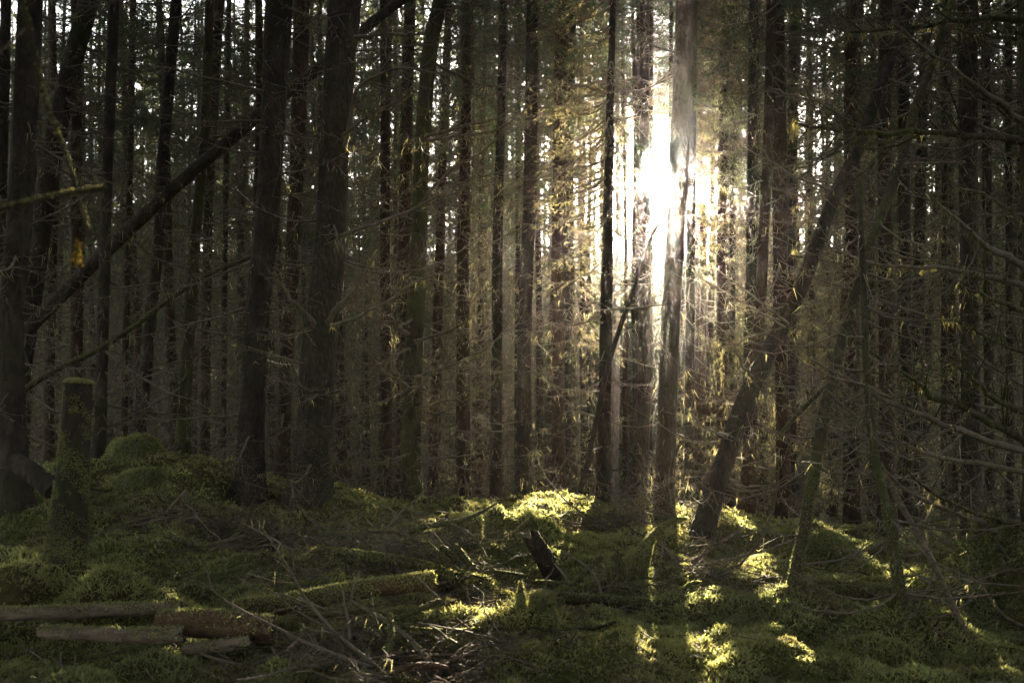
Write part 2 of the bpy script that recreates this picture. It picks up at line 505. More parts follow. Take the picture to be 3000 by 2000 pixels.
def limb_set(mb, base, dirs, length, r0, rng, K=7, droop=0.25, lift=0.3, twigs=8, sub=3, tr=0.33, mat=0, lichen=0, lmat=1, sides=4, wob=0.05, thin=0.0022):
    """dead limbs with side twigs and twiglets: base (M,3), dirs (M,3), length (M,)"""
    M = len(base)
    t = np.linspace(0, 1, K)
    dirs = norm(dirs)
    horiz = norm(dirs * [1, 1, 0] + 1e-6)
    Pm = base[:, None] + dirs[:, None] * (length[:, None] * t)[..., None]
    Pm[..., 2] += (-droop * t * (1 - t) * 2.2 + lift * t ** 3)[None] * length[:, None] * rng.uniform(0.2, 1.3, (M, 1))
    wv = np.cumsum(rng.normal(0, 1, (M, K, 3)), 1) * wob * length[:, None, None] / K * 3
    Pm = Pm + wv * t[None, :, None]
    R = r0[:, None] * (1 - 0.82 * t)[None]
    mb.add(*tubes(Pm, R, sides)[:1], quads=tubes(Pm, R, sides)[1], mat=mat)
    out = Pm
    if twigs:
        tt = rng.uniform(0.12, 0.97, (M, twigs))
        fi = tt * (K - 1); i0 = np.clip(fi.astype(int), 0, K - 2); ff = (fi - i0)[..., None]
        mi = np.arange(M)[:, None]
        sp = Pm[mi, i0] * (1 - ff) + Pm[mi, i0 + 1] * ff
        tg = norm(Pm[mi, i0 + 1] - Pm[mi, i0])
        lat = np.cross(tg, [0, 0, 1.0]) * rng.choice([-1, 1], (M, twigs))[..., None]
        dv = norm(tg * 0.55 + lat * rng.uniform(0.4, 1.1, (M, twigs, 1)) + rng.normal(0, 0.28, (M, twigs, 3)) + [0, 0, -0.12])
        tl = length[:, None] * tr * rng.uniform(0.35, 1.2, (M, twigs)) * (1.15 - 0.7 * tt)
        k2 = np.linspace(0, 1, 3)
        sp = sp.reshape(-1, 3); dv = dv.reshape(-1, 3); tl = tl.reshape(-1)
        Pt = sp[:, None] + dv[:, None] * (tl[:, None] * k2)[..., None]
        Pt[..., 2] += (rng.normal(-0.04, 0.16, (len(sp), 1)) * (k2 ** 2)[None]) * tl[:, None]
        Pt += rng.normal(0, 0.03, Pt.shape) * tl[:, None, None]
        rr = np.repeat(r0, twigs) * rng.uniform(0.25, 0.42, len(sp))
        Rt = np.maximum(rr[:, None] * (1 - 0.75 * k2)[None], 0.0011)
        v, qd = tubes(Pt, Rt, 3); mb.add(v, quads=qd, mat=mat)
        if sub:
            M2 = len(sp)
            s = rng.uniform(0.2, 1.0, (M2, sub)); fi = s * 2; i0 = np.clip(fi.astype(int), 0, 1); ff = (fi - i0)[..., None]
            mi = np.arange(M2)[:, None]
            p0 = (Pt[mi, i0] * (1 - ff) + Pt[mi, i0 + 1] * ff).reshape(-1, 3)
            dd = norm(np.repeat(dv, sub, 0) * 0.6 + rng.normal(0, 0.6, (M2 * sub, 3)))
            l2 = np.repeat(tl, sub) * rng.uniform(0.15, 0.6, M2 * sub)
            sd = norm(np.cross(dd, rng.normal(0, 1, dd.shape))) * thin
            mb.add(np.stack([p0 - sd, p0 + sd, p0 + dd * l2[:, None]], 1), tris=np.arange(len(p0) * 3).reshape(-1, 3), mat=mat)
    if lichen:
        allp = Pm.reshape(-1, 3)
        if twigs: allp = np.concatenate([allp, Pt.reshape(-1, 3)])
        k = rng.integers(0, len(allp), int(lichen))
        p = allp[k] + rng.normal(0, 0.012, (len(k), 3))
        up = np.tile([0, 0, -1.0], (len(k), 1)) + rng.normal(0, 0.3, (len(k), 3))
        tint = np.array([0.26, 0.245, 0.13]) * rng.uniform(0.5, 1.3, (len(k), 1)) * np.array([1, 1, 1.0])
        strands(mb, p, up, rng.uniform(0.02, 0.09, len(k)), rng.uniform(0.0010, 0.0024, len(k)), tint, lmat)
    return out
def spray_set(mb, base, dirs, length, rng, twigs=22, needles=11, mat=0, nmat=1, tint=(0.030, 0.052, 0.020), ns=1.0):
    """live branches: limb, side twigs, needles standing off them"""
    M = len(base)
    K = 6; t = np.linspace(0, 1, K); dirs = norm(dirs)
    Pm = base[:, None] + dirs[:, None] * (length[:, None] * t)[..., None]
    Pm[..., 2] += (-0.55 * t * (1 - t) - 0.12 * t)[None] * length[:, None] * rng.uniform(0.4, 1.4, (M, 1))
    R = (0.011 * (1 - 0.85 * t))[None] * np.ones((M, 1))
    v, qd = tubes(Pm, R, 4); mb.add(v, quads=qd, mat=mat)
    tt = rng.uniform(0.18, 1.0, (M, twigs)); fi = tt * (K - 1); i0 = np.clip(fi.astype(int), 0, K - 2); ff = (fi - i0)[..., None]
    mi = np.arange(M)[:, None]
    sp = (Pm[mi, i0] * (1 - ff) + Pm[mi, i0 + 1] * ff)
    tg = norm(Pm[mi, i0 + 1] - Pm[mi, i0])
    lat = np.cross(tg, [0, 0, 1.0]) * rng.choice([-1, 1], (M, twigs))[..., None]
    dv = norm(tg * 0.7 + lat * rng.uniform(0.3, 1.0, (M, twigs, 1)) + rng.normal(0, 0.18, (M, twigs, 3)) + [0, 0, -0.35]).reshape(-1, 3)
    tl = (length[:, None] * 0.36 * rng.uniform(0.4, 1.2, (M, twigs)) * (1.2 - 0.8 * tt)).reshape(-1)
    sp = sp.reshape(-1, 3); k2 = np.linspace(0, 1, 3)
    Pt = sp[:, None] + dv[:, None] * (tl[:, None] * k2)[..., None]
    Pt[..., 2] -= (k2 ** 2)[None] * 0.22 * tl[:, None]
    v, qd = tubes(Pt, np.tile([0.004, 0.003, 0.0015], (len(Pt), 1)), 3); mb.add(v, quads=qd, mat=mat)
    n = len(sp) * needles
    s = rng.random((len(sp), needles)) ; fi = s * 2; i0 = np.clip(fi.astype(int), 0, 1); ff = (fi - i0)[..., None]
    mi = np.arange(len(sp))[:, None]
    p0 = (Pt[mi, i0] * (1 - ff) + Pt[mi, i0 + 1] * ff).reshape(-1, 3)
    d0 = norm(np.repeat(dv, needles, 0) * 0.75 + rng.normal(0, 0.55, (n, 3)))
    sd = norm(np.cross(d0, rng.normal(0, 1, (n, 3)))) * rng.uniform(0.003, 0.0055, (n, 1)) * ns
    l = rng.uniform(0.022, 0.05, (n, 1)) * ns
    V = np.stack([p0 - sd, p0 + sd, p0 + d0 * l], 1).reshape(-1, 3)
    tr = np.arange(n * 3).reshape(-1, 3)
    c = np.array(tint) * rng.uniform(0.6, 1.5, (n, 1)) * np.array([1, 1, 1])
    mb.add(V, tris=tr, mat=nmat, tint=np.repeat(c, 3, 0))
def ring_dirs(n, rng, z0, z1):
    a = rng.uniform(0, 2 * np.pi, n)
    return np.stack([np.cos(a), np.sin(a), rng.uniform(z0, z1, n)], 1)

# shared meshes for the rank and file of the plantation (a trunk of height 1 = TREE_H metres)
TREE_H = 14.0
VAR_TRUNK, VAR_TWIG, VAR_TWIG_THIN, VAR_CROWN, VAR_CROWN_HIGH = [], [], [], [], []
def var_path(seed, k=9):
    rg = np.random.default_rng(seed)
    h = np.linspace(-0.6, TREE_H, k)
    x = np.cumsum(rg.normal(0, 0.035, k)); y = np.cumsum(rg.normal(0, 0.035, k))
    x -= x[0]; y -= y[0]
    r = 0.090 * (1 - 0.80 * np.clip(h, 0, None) / TREE_H)
    return np.stack([x, y, h, r], 1)
N_VAR = 5
for s in range(N_VAR):
    path = var_path(s + 40)
    mb = MB(); V, qd, D = trunk_geo(path, 12, 0.16, 0.35, 0.07, s, True)
    mb.add(V, quads=qd)
    VAR_TRUNK.append(mb.mesh('trunk', [MAT['bark'] if s % 2 else MAT['bark_red']]))
    rg = np.random.default_rng(s + 300)
    for lst, n, z0, z1, lich in ((VAR_TWIG, 130, 0.3, 8.5, 2500), (VAR_TWIG_THIN, 84, 0.3, 8.5, 9000)):
        hz = rg.uniform(z0, z1, n)
        i = np.clip(np.searchsorted(D[:, 2], hz), 0, len(D) - 1)
        base = np.stack([D[i, 0], D[i, 1], hz], 1)
        mb = MB()
        limb_set(mb, base, ring_dirs(n, rg, -0.35, 0.45), rg.uniform(0.35, 1.35, n) ** 1.0, rg.uniform(0.006, 0.013, n), rg, 6, 0.3, 0.25, 8, 3, 0.36, 0, lich, 1, 4, 0.06)
        lst.append(mb.mesh('dead_twigs', [MAT['twig'], MAT['lichen']]))
    n = 72
    hz = 4.3 + (TREE_H - 4.5) * rg.random(n) ** 0.9
    i = np.clip(np.searchsorted(D[:, 2], hz), 0, len(D) - 1)
    base = np.stack([D[i, 0], D[i, 1], hz], 1)
    mb = MB()
    spray_set(mb, base, ring_dirs(n, rg, -0.2, 0.35), 0.35 + 1.35 * np.clip((TREE_H - hz) / 7.0, 0, 1) * rg.uniform(0.6, 1.15, n), rg, 26, 12, ns=1.45)
    VAR_CROWN.append(mb.mesh('crown', [MAT['twig'], MAT['needle']]))
    if s < 2:
        hz = 8.7 + (TREE_H - 8.9) * rg.random(n) ** 0.9
        base = np.stack([np.zeros(n), np.zeros(n), hz], 1)
        mb = MB()
        spray_set(mb, base, ring_dirs(n, rg, -0.1, 0.35), 0.35 + 1.3 * np.clip((TREE_H - hz) / 6.0, 0, 1) * rg.uniform(0.6, 1.15, n), rg, 26, 12, ns=1.3)
        VAR_CROWN_HIGH.append(mb.mesh('crown', [MAT['twig'], MAT['needle']]))
# shared single dead branches, along +X, about one metre
VAR_BRANCH = []
for s in range(12):
    rg = np.random.default_rng(s + 700)
    mb = MB()
    limb_set(mb, np.zeros((1, 3)), np.array([[1.0, 0, rg.uniform(-0.3, 0.15)]]), np.array([1.0]), np.array([0.0125]), rg, 9, rg.uniform(0.0, 0.22), rg.uniform(-0.1, 0.2), 14, 5, 0.30, 0, 26, 1, 5, 0.045)
    VAR_BRANCH.append(mb.mesh('branch', [MAT['twig'], MAT['lichen']]))
def copy_mesh(name, me, parent, loc=(0, 0, 0), rot=(0, 0, 0), sc=1.0, kind=None):
    o = link(bpy.data.objects.new(name, me), parent)
    o.location = loc; o.rotation_euler = rot; o.scale = (sc, sc, sc)
    if kind: o['kind'] = kind
    return o

# ------------------------------------------------------------------ trees read off the photograph (x, y, width in 2352-wide pixels, base first)
S = 3000.0 / 2352.0
TREES = []
def px_tree(label, d, pts, mat='bark', d_top=None, branches=14, crown=True, group='spruces in the first ranks', twig=True, seed=0, blen=(0.5, 1.25), moss=0, sides=15, flare=0.65, drawn=(), max_h=None, drape=0, drape_side=0.0):
    pts = [(x * S, y * S, w * S) for x, y, w in pts]
    d_top = d_top or d
    ys = [p[1] for p in pts]
    dep = lambda y: d + (d_top - d) * (ys[0] - y) / max(ys[0] - ys[-1], 1)
    W = []
    for x, y, w in pts:
        dd = dep(y); p = P(x, y, dd); W.append([*p, 0.5 * w / FPX * dd])
    W = np.array(W)
    # carry the trunk down into the soil and up out of the frame
    dv = (W[1] - W[0]); k = 1.0
    g0 = gz(W[0, 0], W[0, 1])
    if W[0, 2] > g0 - 0.12:
        t = (W[0, 2] - (g0 - 0.12)) / max(dv[2], 0.05)
        lo = W[0] - dv * min(t, 3.0); lo[2] = g0 - 0.12; lo[3] = W[0, 3]
        W = np.vstack([lo, W])
    top_z = max_h or 12.5
    up = (W[-1] - W[-2]) / max(W[-1, 2] - W[-2, 2], 0.05)
    up3 = up[:3].copy()
    if top_z > W[-1, 2] + 0.3:
        n_ext = 4
        z0 = W[-1, 2]; r0 = W[-1, 3]
        ext = []
        for j in range(1, n_ext + 1):
            z = z0 + (top_z - z0) * j / n_ext
            e = W[-1, :3] + up3 * (z - z0); ext.append([*e, max(r0 * (1 - 0.75 * j / n_ext), 0.012)])
        W = np.vstack([W, ext])
    root = thing('spruce_tree', label, 'tree', (W[0, 0], W[0, 1], g0), group)
    V, qd, D = trunk_geo(W, sides, 0.085, flare, 0.08, seed)
    mb = MB(); mb.add(V, quads=qd)
    tr_ob = part('trunk', mb, [MAT[mat]], root)
    rg = np.random.default_rng(seed + 1000)
    z_vis = EYE + 1000 / FPX * d + 0.3
    for k in range(branches):
        z = rg.uniform(g0 + 0.25, min(z_vis, top_z - 1))
        i = int(np.clip(np.searchsorted(D[:, 2], z), 1, len(D) - 2))
        ln = rg.uniform(*blen)
        o = copy_mesh('branch', VAR_BRANCH[rg.integers(12)], root, tuple(D[i, :3] - np.array(root.location)), (rg.uniform(-0.5, 0.5), rg.uniform(-0.35, 0.35), rg.uniform(0, 6.283)), ln)
    if drape:
        n = 130
        hz = rg.uniform(g0 + (2.4 if drape > 1 else 3.4), 7.8, n)
        i = np.clip(np.searchsorted(D[:, 2], hz), 0, len(D) - 2)
        mb = MB()
        dd = ring_dirs(n, rg, -0.5, 0.1); dd[:, 0] += drape_side
        spray_set(mb, D[i, :3], dd, drape * rg.uniform(0.3, 1.1, n), rg, 11, 9, 0, 1, (0.12, 0.112, 0.060), 1.1)
        part('draped_foliage', mb, [MAT['twig'], MAT['lichen']], root)
    if twig:
        n = int(15 * (min(z_vis, 8) - g0))
        i = rg.integers(2, max(3, int(np.searchsorted(D[:, 2], min(z_vis + 0.5, top_z - 0.5)))), n)
        mb = MB()
        limb_set(mb, D[i, :3], ring_dirs(n, rg, -0.4, 0.4), rg.uniform(0.15, 1.0, n), rg.uniform(0.004, 0.009, n), rg, 5, 0.3, 0.2, 5, 2, 0.36, 0, n * 5, 1, 4, 0.06)
        part('dead_twigs', mb, [MAT['twig'], MAT['lichen']], root, 'stuff')
    if crown:
        i = int(np.clip(np.searchsorted(D[:, 2], 8.0), 0, len(D) - 1))
        c0 = D[i, :3] - np.array(root.location); c0[2] = 0.9
        copy_mesh('crown', VAR_CROWN[seed % N_VAR], root, tuple(c0), (0, 0, rg.uniform(0, 6.28)), 0.9)
    if moss:
        sel = (V[qd].mean(1)[:, 2] < g0 + moss)
        moss_on(tr_ob, V, qd[sel], int(5200 * moss), 0.013, 0.0019, 0.3, None, 0.8, 0.3, seed)
    TREES.append((W[0, 0], W[0, 1]))
    return root, D
def px_branch(root, pts, d0, d1, w0, w1, seed=0, twigs=9, lichen=10, mat='twig', name='branch'):
    """one particular limb: points in 3000-wide pixels from its thick end"""
    k = len(pts)
    Wd = np.array([[*P(x, y, d0 + (d1 - d0) * i / (k - 1)), 0.5 * (w0 + (w1 - w0) * i / (k - 1)) / FPX * (d0 + (d1 - d0) * i / (k - 1))] for i, (x, y) in enumerate(pts)])
    D = resample(Wd, 16)
    rg = np.random.default_rng(seed + 5000)
    D[1:-1, :3] += rg.normal(0, 0.004, (14, 3)); D[4:, :3] += rg.normal(0, 0.012, 3); D[9:, :3] += rg.normal(0, 0.012, 3)
    twigs = int(twigs * 1.7)
    mb = MB()
    v, qd = tubes(D[None, :, :3], D[None, :, 3], 6); mb.add(v, quads=qd)
    ln = np.linalg.norm(np.diff(D[:, :3], axis=0), axis=1).sum()
    n = twigs
    i = rg.integers(2, 15, n)
    tg = norm(D[np.minimum(i + 1, 15), :3] - D[i - 1, :3])
    lat = norm(np.cross(tg, [0, 1.0, 0.2])) * rg.choice([-1, 1], (n, 1))
    limb_set(mb, D[i, :3], tg * 0.8 + lat * rg.uniform(0.2, 0.8, (n, 1)) + rg.normal(0, 0.3, (n, 3)), rg.uniform(0.12, 0.36, n) * min(ln, 1.6), D[i, 3] * 0.45, rg, 5, 0.2, 0.2, 6, 3, 0.42)
    if lichen:
        kk = rg.integers(0, 16, lichen * 14)
        p = D[kk, :3] + rg.normal(0, 0.01, (len(kk), 3))
        strands(mb, p, np.tile([0, 0, -1.0], (len(kk), 1)) + rg.normal(0, 0.35, (len(kk), 3)), rg.uniform(0.02, 0.08, len(kk)), rg.uniform(0.0010, 0.0024, len(kk)), np.array([0.16, 0.15, 0.06]) * rg.uniform(0.5, 1.3, (len(kk), 1)), 1)
    return part(name, mb, [MAT[mat], MAT['lichen']], root)

px_tree('dark broad spruce trunk rising along the left edge of the photo', 8.3, [(33, 1075, 60), (27, 900, 55), (28, 700, 54), (48, 450, 56), (70, 0, 54)], seed=1, branches=18)
px_tree('dark spruce cut off by the upper left corner of the photo', 11, [(-12, 1000, 26), (-4, 700, 26), (3, 450, 25), (14, 0, 24)], seed=43, branches=10)
px_tree('thick spruce tilting right behind the trunk at the left edge', 10.5, [(25, 960, 50), (60, 760, 49), (95, 520, 48), (130, 300, 47), (165, 150, 45), (205, 0, 44)], seed=2, branches=10)
px_tree('slim straight spruce just behind the tall mossy stump', 9.9, [(227, 1088, 29), (235, 800, 26), (242, 540, 25), (250, 300, 25), (262, 0, 24)], seed=3, branches=16)
px_tree('faint slender spruce between the slim straight one and the leaning log', 15, [(285, 1050, 15), (290, 700, 15), (300, 300, 15), (306, 0, 14)], seed=4, branches=8, mat='bark_red')
px_tree('slightly leaning spruce behind the middle of the leaning log', 12, [(320, 980, 31), (345, 740, 28), (366, 520, 27), (376, 330, 27), (405, 0, 25)], seed=5, branches=16)
px_tree('knobbly dark spruce crossing the thin leaning pole', 10.6, [(415, 1115, 34), (425, 900, 30), (437, 700, 28), (447, 560, 25), (470, 300, 22), (482, 0, 20)], 'bark_mossy', seed=6, branches=20)
px_tree('reddish spruce top half seen above the leaning log', 15, [(470, 1090, 22), (478, 500, 22), (490, 250, 23), (503, 0, 24)], 'bark_red', seed=7, branches=10)
px_tree('thin pale stem beside the reddish spruce above the leaning log', 18, [(512, 1090, 13), (518, 500, 13), (526, 0, 12)], seed=8, branches=6)
px_tree('tall straight spruce trunk in front of the big leaning log', 9.3, [(566, 1185, 74), (573, 1090, 64), (577, 1000, 60), (589, 760, 56), (598, 640, 56), (612, 520, 55), (626, 300, 54), (642, 0, 60)], seed=9, branches=26, moss=0.5)
px_tree('reddish spruce squeezed between the two big dark trunks', 12, [(645, 1110, 34), (655, 900, 32), (668, 650, 34), (684, 350, 36), (694, 0, 37)], 'bark_red', seed=10, branches=14)
T11, D11 = px_tree('thickest dark spruce with a swollen knot halfway up', 9.2, [(708, 1195, 92), (716, 1100, 82), (728, 900, 80), (736, 770, 82), (740, 730, 80), (756, 600, 73), (771, 300, 68), (793, 0, 74)], seed=11, branches=24, moss=0.5)
T12, D12 = px_tree('rotting spruce with a dark collar and many long drooping branches', 11, [(942, 1150, 46), (946, 950, 44), (950, 800, 46), (953, 760, 44), (963, 500, 37), (972, 300, 36), (990, 100, 34), (1012, 0, 34)], 'bark_mossy', seed=12, branches=22, blen=(0.6, 1.5))
px_tree('reddish spruce close behind the rotting branchy one', 14, [(918, 1150, 30), (925, 900, 30), (933, 300, 28), (940, 80, 27), (943, 0, 26)], 'bark_red', seed=13, branches=12)
px_tree('slender spruce in the dark right of the thickest trunk', 16, [(878, 1150, 20), (885, 550, 20), (891, 0, 20)], seed=14, branches=10)
px_tree('slim spruce first right of the rotting branchy tree', 17, [(1062, 1140, 22), (1070, 700, 20), (1080, 0, 18)], 'bark_red', seed=15, branches=12)
px_tree('even grey spruce midway between rotting tree and sunlit gap', 14, [(1139, 1150, 27), (1143, 550, 24), (1150, 300, 20), (1156, 0, 18)], seed=16, branches=14)
px_tree('very thin dark stem left of the even brown trunk', 19, [(1187, 1140, 12), (1190, 0, 11)], seed=17, branches=6)
px_tree('even brown spruce left of the sunlit gap, second from it', 12.8, [(1203, 1165, 37), (1204, 800, 33), (1213, 550, 30), (1217, 430, 30), (1223, 0, 27)], seed=18, branches=18)
px_tree('straight brown spruce forming the left side of the sunlit gap', 16.3, [(1284, 1175, 33), (1282, 900, 30), (1281, 550, 29), (1287, 300, 31), (1293, 0, 34)], 'bark_red', seed=19, branches=14)
px_tree('narrow spruce hugging the trunk at the left side of the gap', 18.3, [(1304, 1150, 20), (1306, 500, 21), (1311, 0, 24)], seed=20, branches=8, crown=False, drape=1.4)
px_tree('dark backlit spruce inside the sunlit gap left of the sun', 11.7, [(1386, 1090, 31), (1391, 800, 29), (1395, 600, 26), (1400, 300, 19), (1408, 0, 14)], seed=21, branches=14, crown=False, drape=1.15, drape_side=-0.75)
px_tree('backlit spruce directly left of the sun', 12.4, [(1468, 1100, 38), (1479, 900, 35), (1482, 650, 32), (1480, 400, 24), (1480, 0, 21)], seed=22, branches=8, crown=False, twig=False)
px_tree('thin stem crossing the left half of the sun', 17, [(1495, 1100, 11), (1497, 500, 9), (1496, 0, 9)], seed=23, branches=5, crown=False, twig=False)
px_tree('thin stem just left of the large trunk beside the sun', 16, [(1528, 1100, 11), (1538, 600, 9), (1542, 0, 9)], seed=24, branches=5, crown=False, twig=False)
px_tree('large trunk directly right of the sun', 10.2, [(1520, 1185, 50), (1529, 1040, 45), (1540, 750, 44), (1556, 450, 45), (1566, 250, 46), (1578, 0, 49)], 'bark_red', seed=25, branches=9, crown=False, moss=0.3, twig=False)
px_tree('slim spruce first right of the large trunk beside the sun', 14, [(1583, 1090, 22), (1586, 550, 21), (1590, 0, 22)], seed=26, branches=12, crown=False, drape=0.7, drape_side=0.6)
px_tree('slim brown spruce second right of the large trunk beside the sun', 15, [(1654, 1070, 18), (1657, 550, 22), (1662, 250, 22), (1669, 0, 20)], 'bark_red', seed=27, branches=12, drape=0.8)
px_tree('thin stem third right of the large trunk beside the sun', 18, [(1680, 1080, 14), (1683, 500, 14), (1688, 0, 13)], seed=28, branches=8)
px_tree('left one of two touching spruces behind the leaning trunk', 10.9, [(1716, 1130, 29), (1728, 900, 28), (1745, 720, 26), (1757, 480, 24), (1767, 250, 24), (1774, 0, 26)], 'bark_red', seed=29, branches=16)
px_tree('right one of two touching spruces behind the leaning trunk', 11.3, [(1802, 1190, 34), (1796, 900, 30), (1792, 700, 30), (1793, 470, 36), (1789, 250, 32), (1786, 0, 30)], 'bark_red', seed=30, branches=16)
px_tree('spruce behind the two touching trunks, showing at their right', 14.2, [(1818, 1160, 24), (1818, 550, 23), (1824, 0, 23)], seed=31, branches=12)
px_tree('spruce seen between the leaning trunk and the crooked mossy one', 13, [(1962, 1185, 29), (1960, 700, 27), (1953, 400, 28), (1956, 0, 26)], 'bark_red', seed=32, branches=16)
T29, D29 = px_tree('thick bare spruce leaning far to the right from the clearing', 8.7, [(1606, 1250, 57), (1640, 1130, 48), (1664, 1060, 45), (1700, 950, 45), (1736, 870, 42), (1790, 760, 39), (1840, 660, 35), (1880, 550, 33), (1920, 445, 31), (1962, 360, 31), (1992, 280, 29), (2030, 180, 26), (2070, 80, 24), (2102, 0, 22)], 'bark', 9.8, 12, False, seed=33, moss=0, flare=0.15, max_h=6.5)
px_tree('crooked thin mossy spruce leaning right in front of the thick leaning one', 6.2, [(1820, 1392, 30), (1833, 1290, 26), (1850, 1200, 25), (1868, 1100, 27), (1880, 1030, 27), (1893, 950, 28), (1910, 880, 25), (1930, 800, 24), (1946, 740, 23), (1965, 680, 22), (1985, 600, 20), (2012, 530, 21), (2050, 420, 23), (2080, 330, 21), (2108, 235, 20), (2140, 150, 19), (2168, 60, 18), (2188, 0, 17)], 'bark_mossy', 7.6, 10, False, seed=34, moss=0.6, flare=0.3, max_h=4.6, blen=(0.25, 0.7))
px_tree('broad dark vertical spruce near the right edge', 8.9, [(2234, 1300, 47), (2228, 900, 44), (2225, 450, 43), (2222, 0, 43)], seed=35, branches=22, blen=(0.6, 1.5))
px_tree('brown spruce right of the crooked mossy tree', 10.5, [(2036, 1262, 37), (2036, 700, 34), (2032, 300, 31), (2036, 0, 29)], 'bark_red', seed=36, branches=18)
px_tree('darker spruce tucked behind the brown one right of the crooked tree', 12.2, [(2086, 1250, 28), (2079, 600, 27), (2076, 200, 26), (2080, 0, 25)], seed=37, branches=14)
px_tree('thinner spruce right behind the broad dark one near the right edge', 12.5, [(2276, 1240, 23), (2268, 500, 21), (2264, 0, 20)], seed=38, branches=14)
px_tree('slender stem between the brown pair and the broad right trunk', 15, [(2168, 1240, 16), (2170, 600, 15), (2172, 0, 14)], 'bark_red', seed=39, branches=12)
px_tree('slender stem at the far right behind drooping branches', 14, [(2322, 1240, 18), (2318, 600, 17), (2316, 0, 16)], seed=40, branches=12)
px_tree('thin rough mossy stem on the mound at the lower right', 5.6, [(2082, 1480, 30), (2070, 1400, 26), (2062, 1330, 24), (2042, 1190, 22), (2012, 1060, 20), (1994, 900, 18), (1985, 700, 15), (1978, 520, 12), (1976, 420, 7)], 'bark_mossy', 6.3, 10, False, seed=41, moss=0.5, max_h=2.4, blen=(0.2, 0.5))
TR, DR = px_tree('spruce at the right edge whose long dead branches sweep into the picture', 6.9, [(2382, 1330, 62), (2380, 800, 58), (2372, 300, 54), (2368, 0, 52)], 'bark_mossy', seed=42, branches=8)
for k, (pts, w0, w1, tw) in enumerate([
    ([(3020, 1322), (2893, 1294), (2759, 1249), (2598, 1180), (2491, 1120), (2375, 1055)], 24, 7, 8),
    ([(3020, 1300), (2893, 1236), (2804, 1191), (2714, 1160), (2620, 1097), (2536, 1044), (2482, 1004)], 24, 7, 8),
    ([(3020, 1386), (2880, 1358), (2759, 1334), (2647, 1294), (2549, 1245), (2437, 1142)], 20, 6, 7),
    ([(3020, 1214), (2937, 1187), (2875, 1155), (2817, 1106), (2763, 1070)], 22, 9, 5),
    ([(3020, 844), (2893, 807), (2848, 785), (2714, 762), (2558, 745), (2428, 704)], 22, 7, 9),
    ([(3020, 918), (2893, 887), (2803, 856)], 18, 8, 5),
    ([(3020, 790), (2915, 727), (2866, 690), (2826, 656), (2759, 603)], 24, 9, 5),
    ([(3020, 418), (2848, 393), (2670, 379), (2469, 370), (2348, 348)], 26, 8, 12),
    ([(3020, 376), (2937, 312), (2870, 268), (2804, 219), (2723, 165), (2603, 76)], 24, 8, 8),
    ([(3020, 58), (2915, 54), (2848, 69), (2759, 74), (2625, 85), (2482, 94)], 26, 7, 9),
    ([(3020, 1572), (2873, 1541), (2774, 1507), (2670, 1465), (2598, 1400), (2560, 1350)], 20, 6, 6),
    ([(3020, 1548), (2965, 1530), (2850, 1486), (2774, 1450), (2701, 1400), (2655, 1357)], 16, 6, 6),
    ([(3020, 1716), (2904, 1714), (2843, 1695), (2781, 1677), (2678, 1681)], 12, 5, 3),
    ([(3020, 112), (2960, 105), (2860, 95), (2780, 80)], 16, 6, 6),
    ([(3020, 640), (2950, 610), (2870, 560), (2800, 540)], 14, 5, 8),
    ([(3020, 1040), (2930, 1010), (2840, 960), (2760, 945)], 14, 5, 8)]):
    px_branch(TR, pts, 6.85, 5.9 + 0.08 * (k % 5), w0, w1, 40 + k, tw, 22 if k in (7, 4, 9) else 8, 'bark_mossy' if k % 2 else 'twig')
for k, (r, pts, dd, w0, w1) in enumerate([
    (T11, [(1010, 430), (1040, 290), (1067, 245), (1134, 214), (1196, 205), (1250, 214), (1286, 223)], 8.9, 15, 5),
    (T11, [(1005, 395), (1060, 355), (1134, 308), (1179, 286), (1214, 254)], 8.9, 13, 4),
    (T11, [(1000, 690), (1134, 643), (1223, 607), (1312, 558), (1390, 520)], 8.8, 13, 4),
    (T11, [(960, 945), (985, 905), (1020, 870), (1075, 800), (1110, 740)], 8.9, 20, 6),
    (T11, [(920, 950), (880, 900), (830, 850), (800, 800)], 8.9, 18, 6),
    (T11, [(1040, 110), (1110, 104), (1180, 100), (1245, 102)], 9.0, 16, 5),
    (T11, [(970, 955), (1080, 915), (1165, 868), (1230, 825), (1330, 790)], 8.7, 14, 5),
    (T12, [(1245, 402), (1272, 393), (1357, 370), (1424, 357), (1482, 326), (1536, 286), (1612, 250)], 10.8, 12, 4),
    (T12, [(1245, 412), (1357, 397), (1446, 384), (1513, 340), (1570, 300)], 10.7, 10, 4),
    (T12, [(1230, 600), (1312, 504), (1402, 446), (1460, 400)], 10.8, 11, 4),
    (T12, [(1232, 602), (1268, 594), (1402, 531), (1491, 504)], 10.7, 10, 3),
    (T12, [(1215, 1000), (1312, 972), (1357, 954), (1384, 932)], 10.8, 11, 4),
    (T12, [(1215, 1105), (1312, 1070), (1402, 1030), (1446, 995), (1504, 923)], 10.7, 11, 4),
    (T12, [(1195, 1132), (1134, 1093), (1089, 1048), (1054, 995)], 10.7, 11, 4),
    (T12, [(1215, 1196), (1312, 1178), (1370, 1160), (1440, 1130)], 10.8, 8, 3),
    (T12, [(1195, 980), (1160, 960), (1140, 935), (1128, 928)], 10.8, 20, 12),
    (T12, [(1200, 1330), (1120, 1350), (1060, 1340), (1000, 1360)], 10.6, 8, 3),
    (T12, [(1200, 1020), (1112, 1062), (1050, 1058), (980, 1052)], 10.6, 10, 3)]):
    px_branch(r, pts, dd, dd - 0.35, w0, w1, 80 + k, 8, 5)
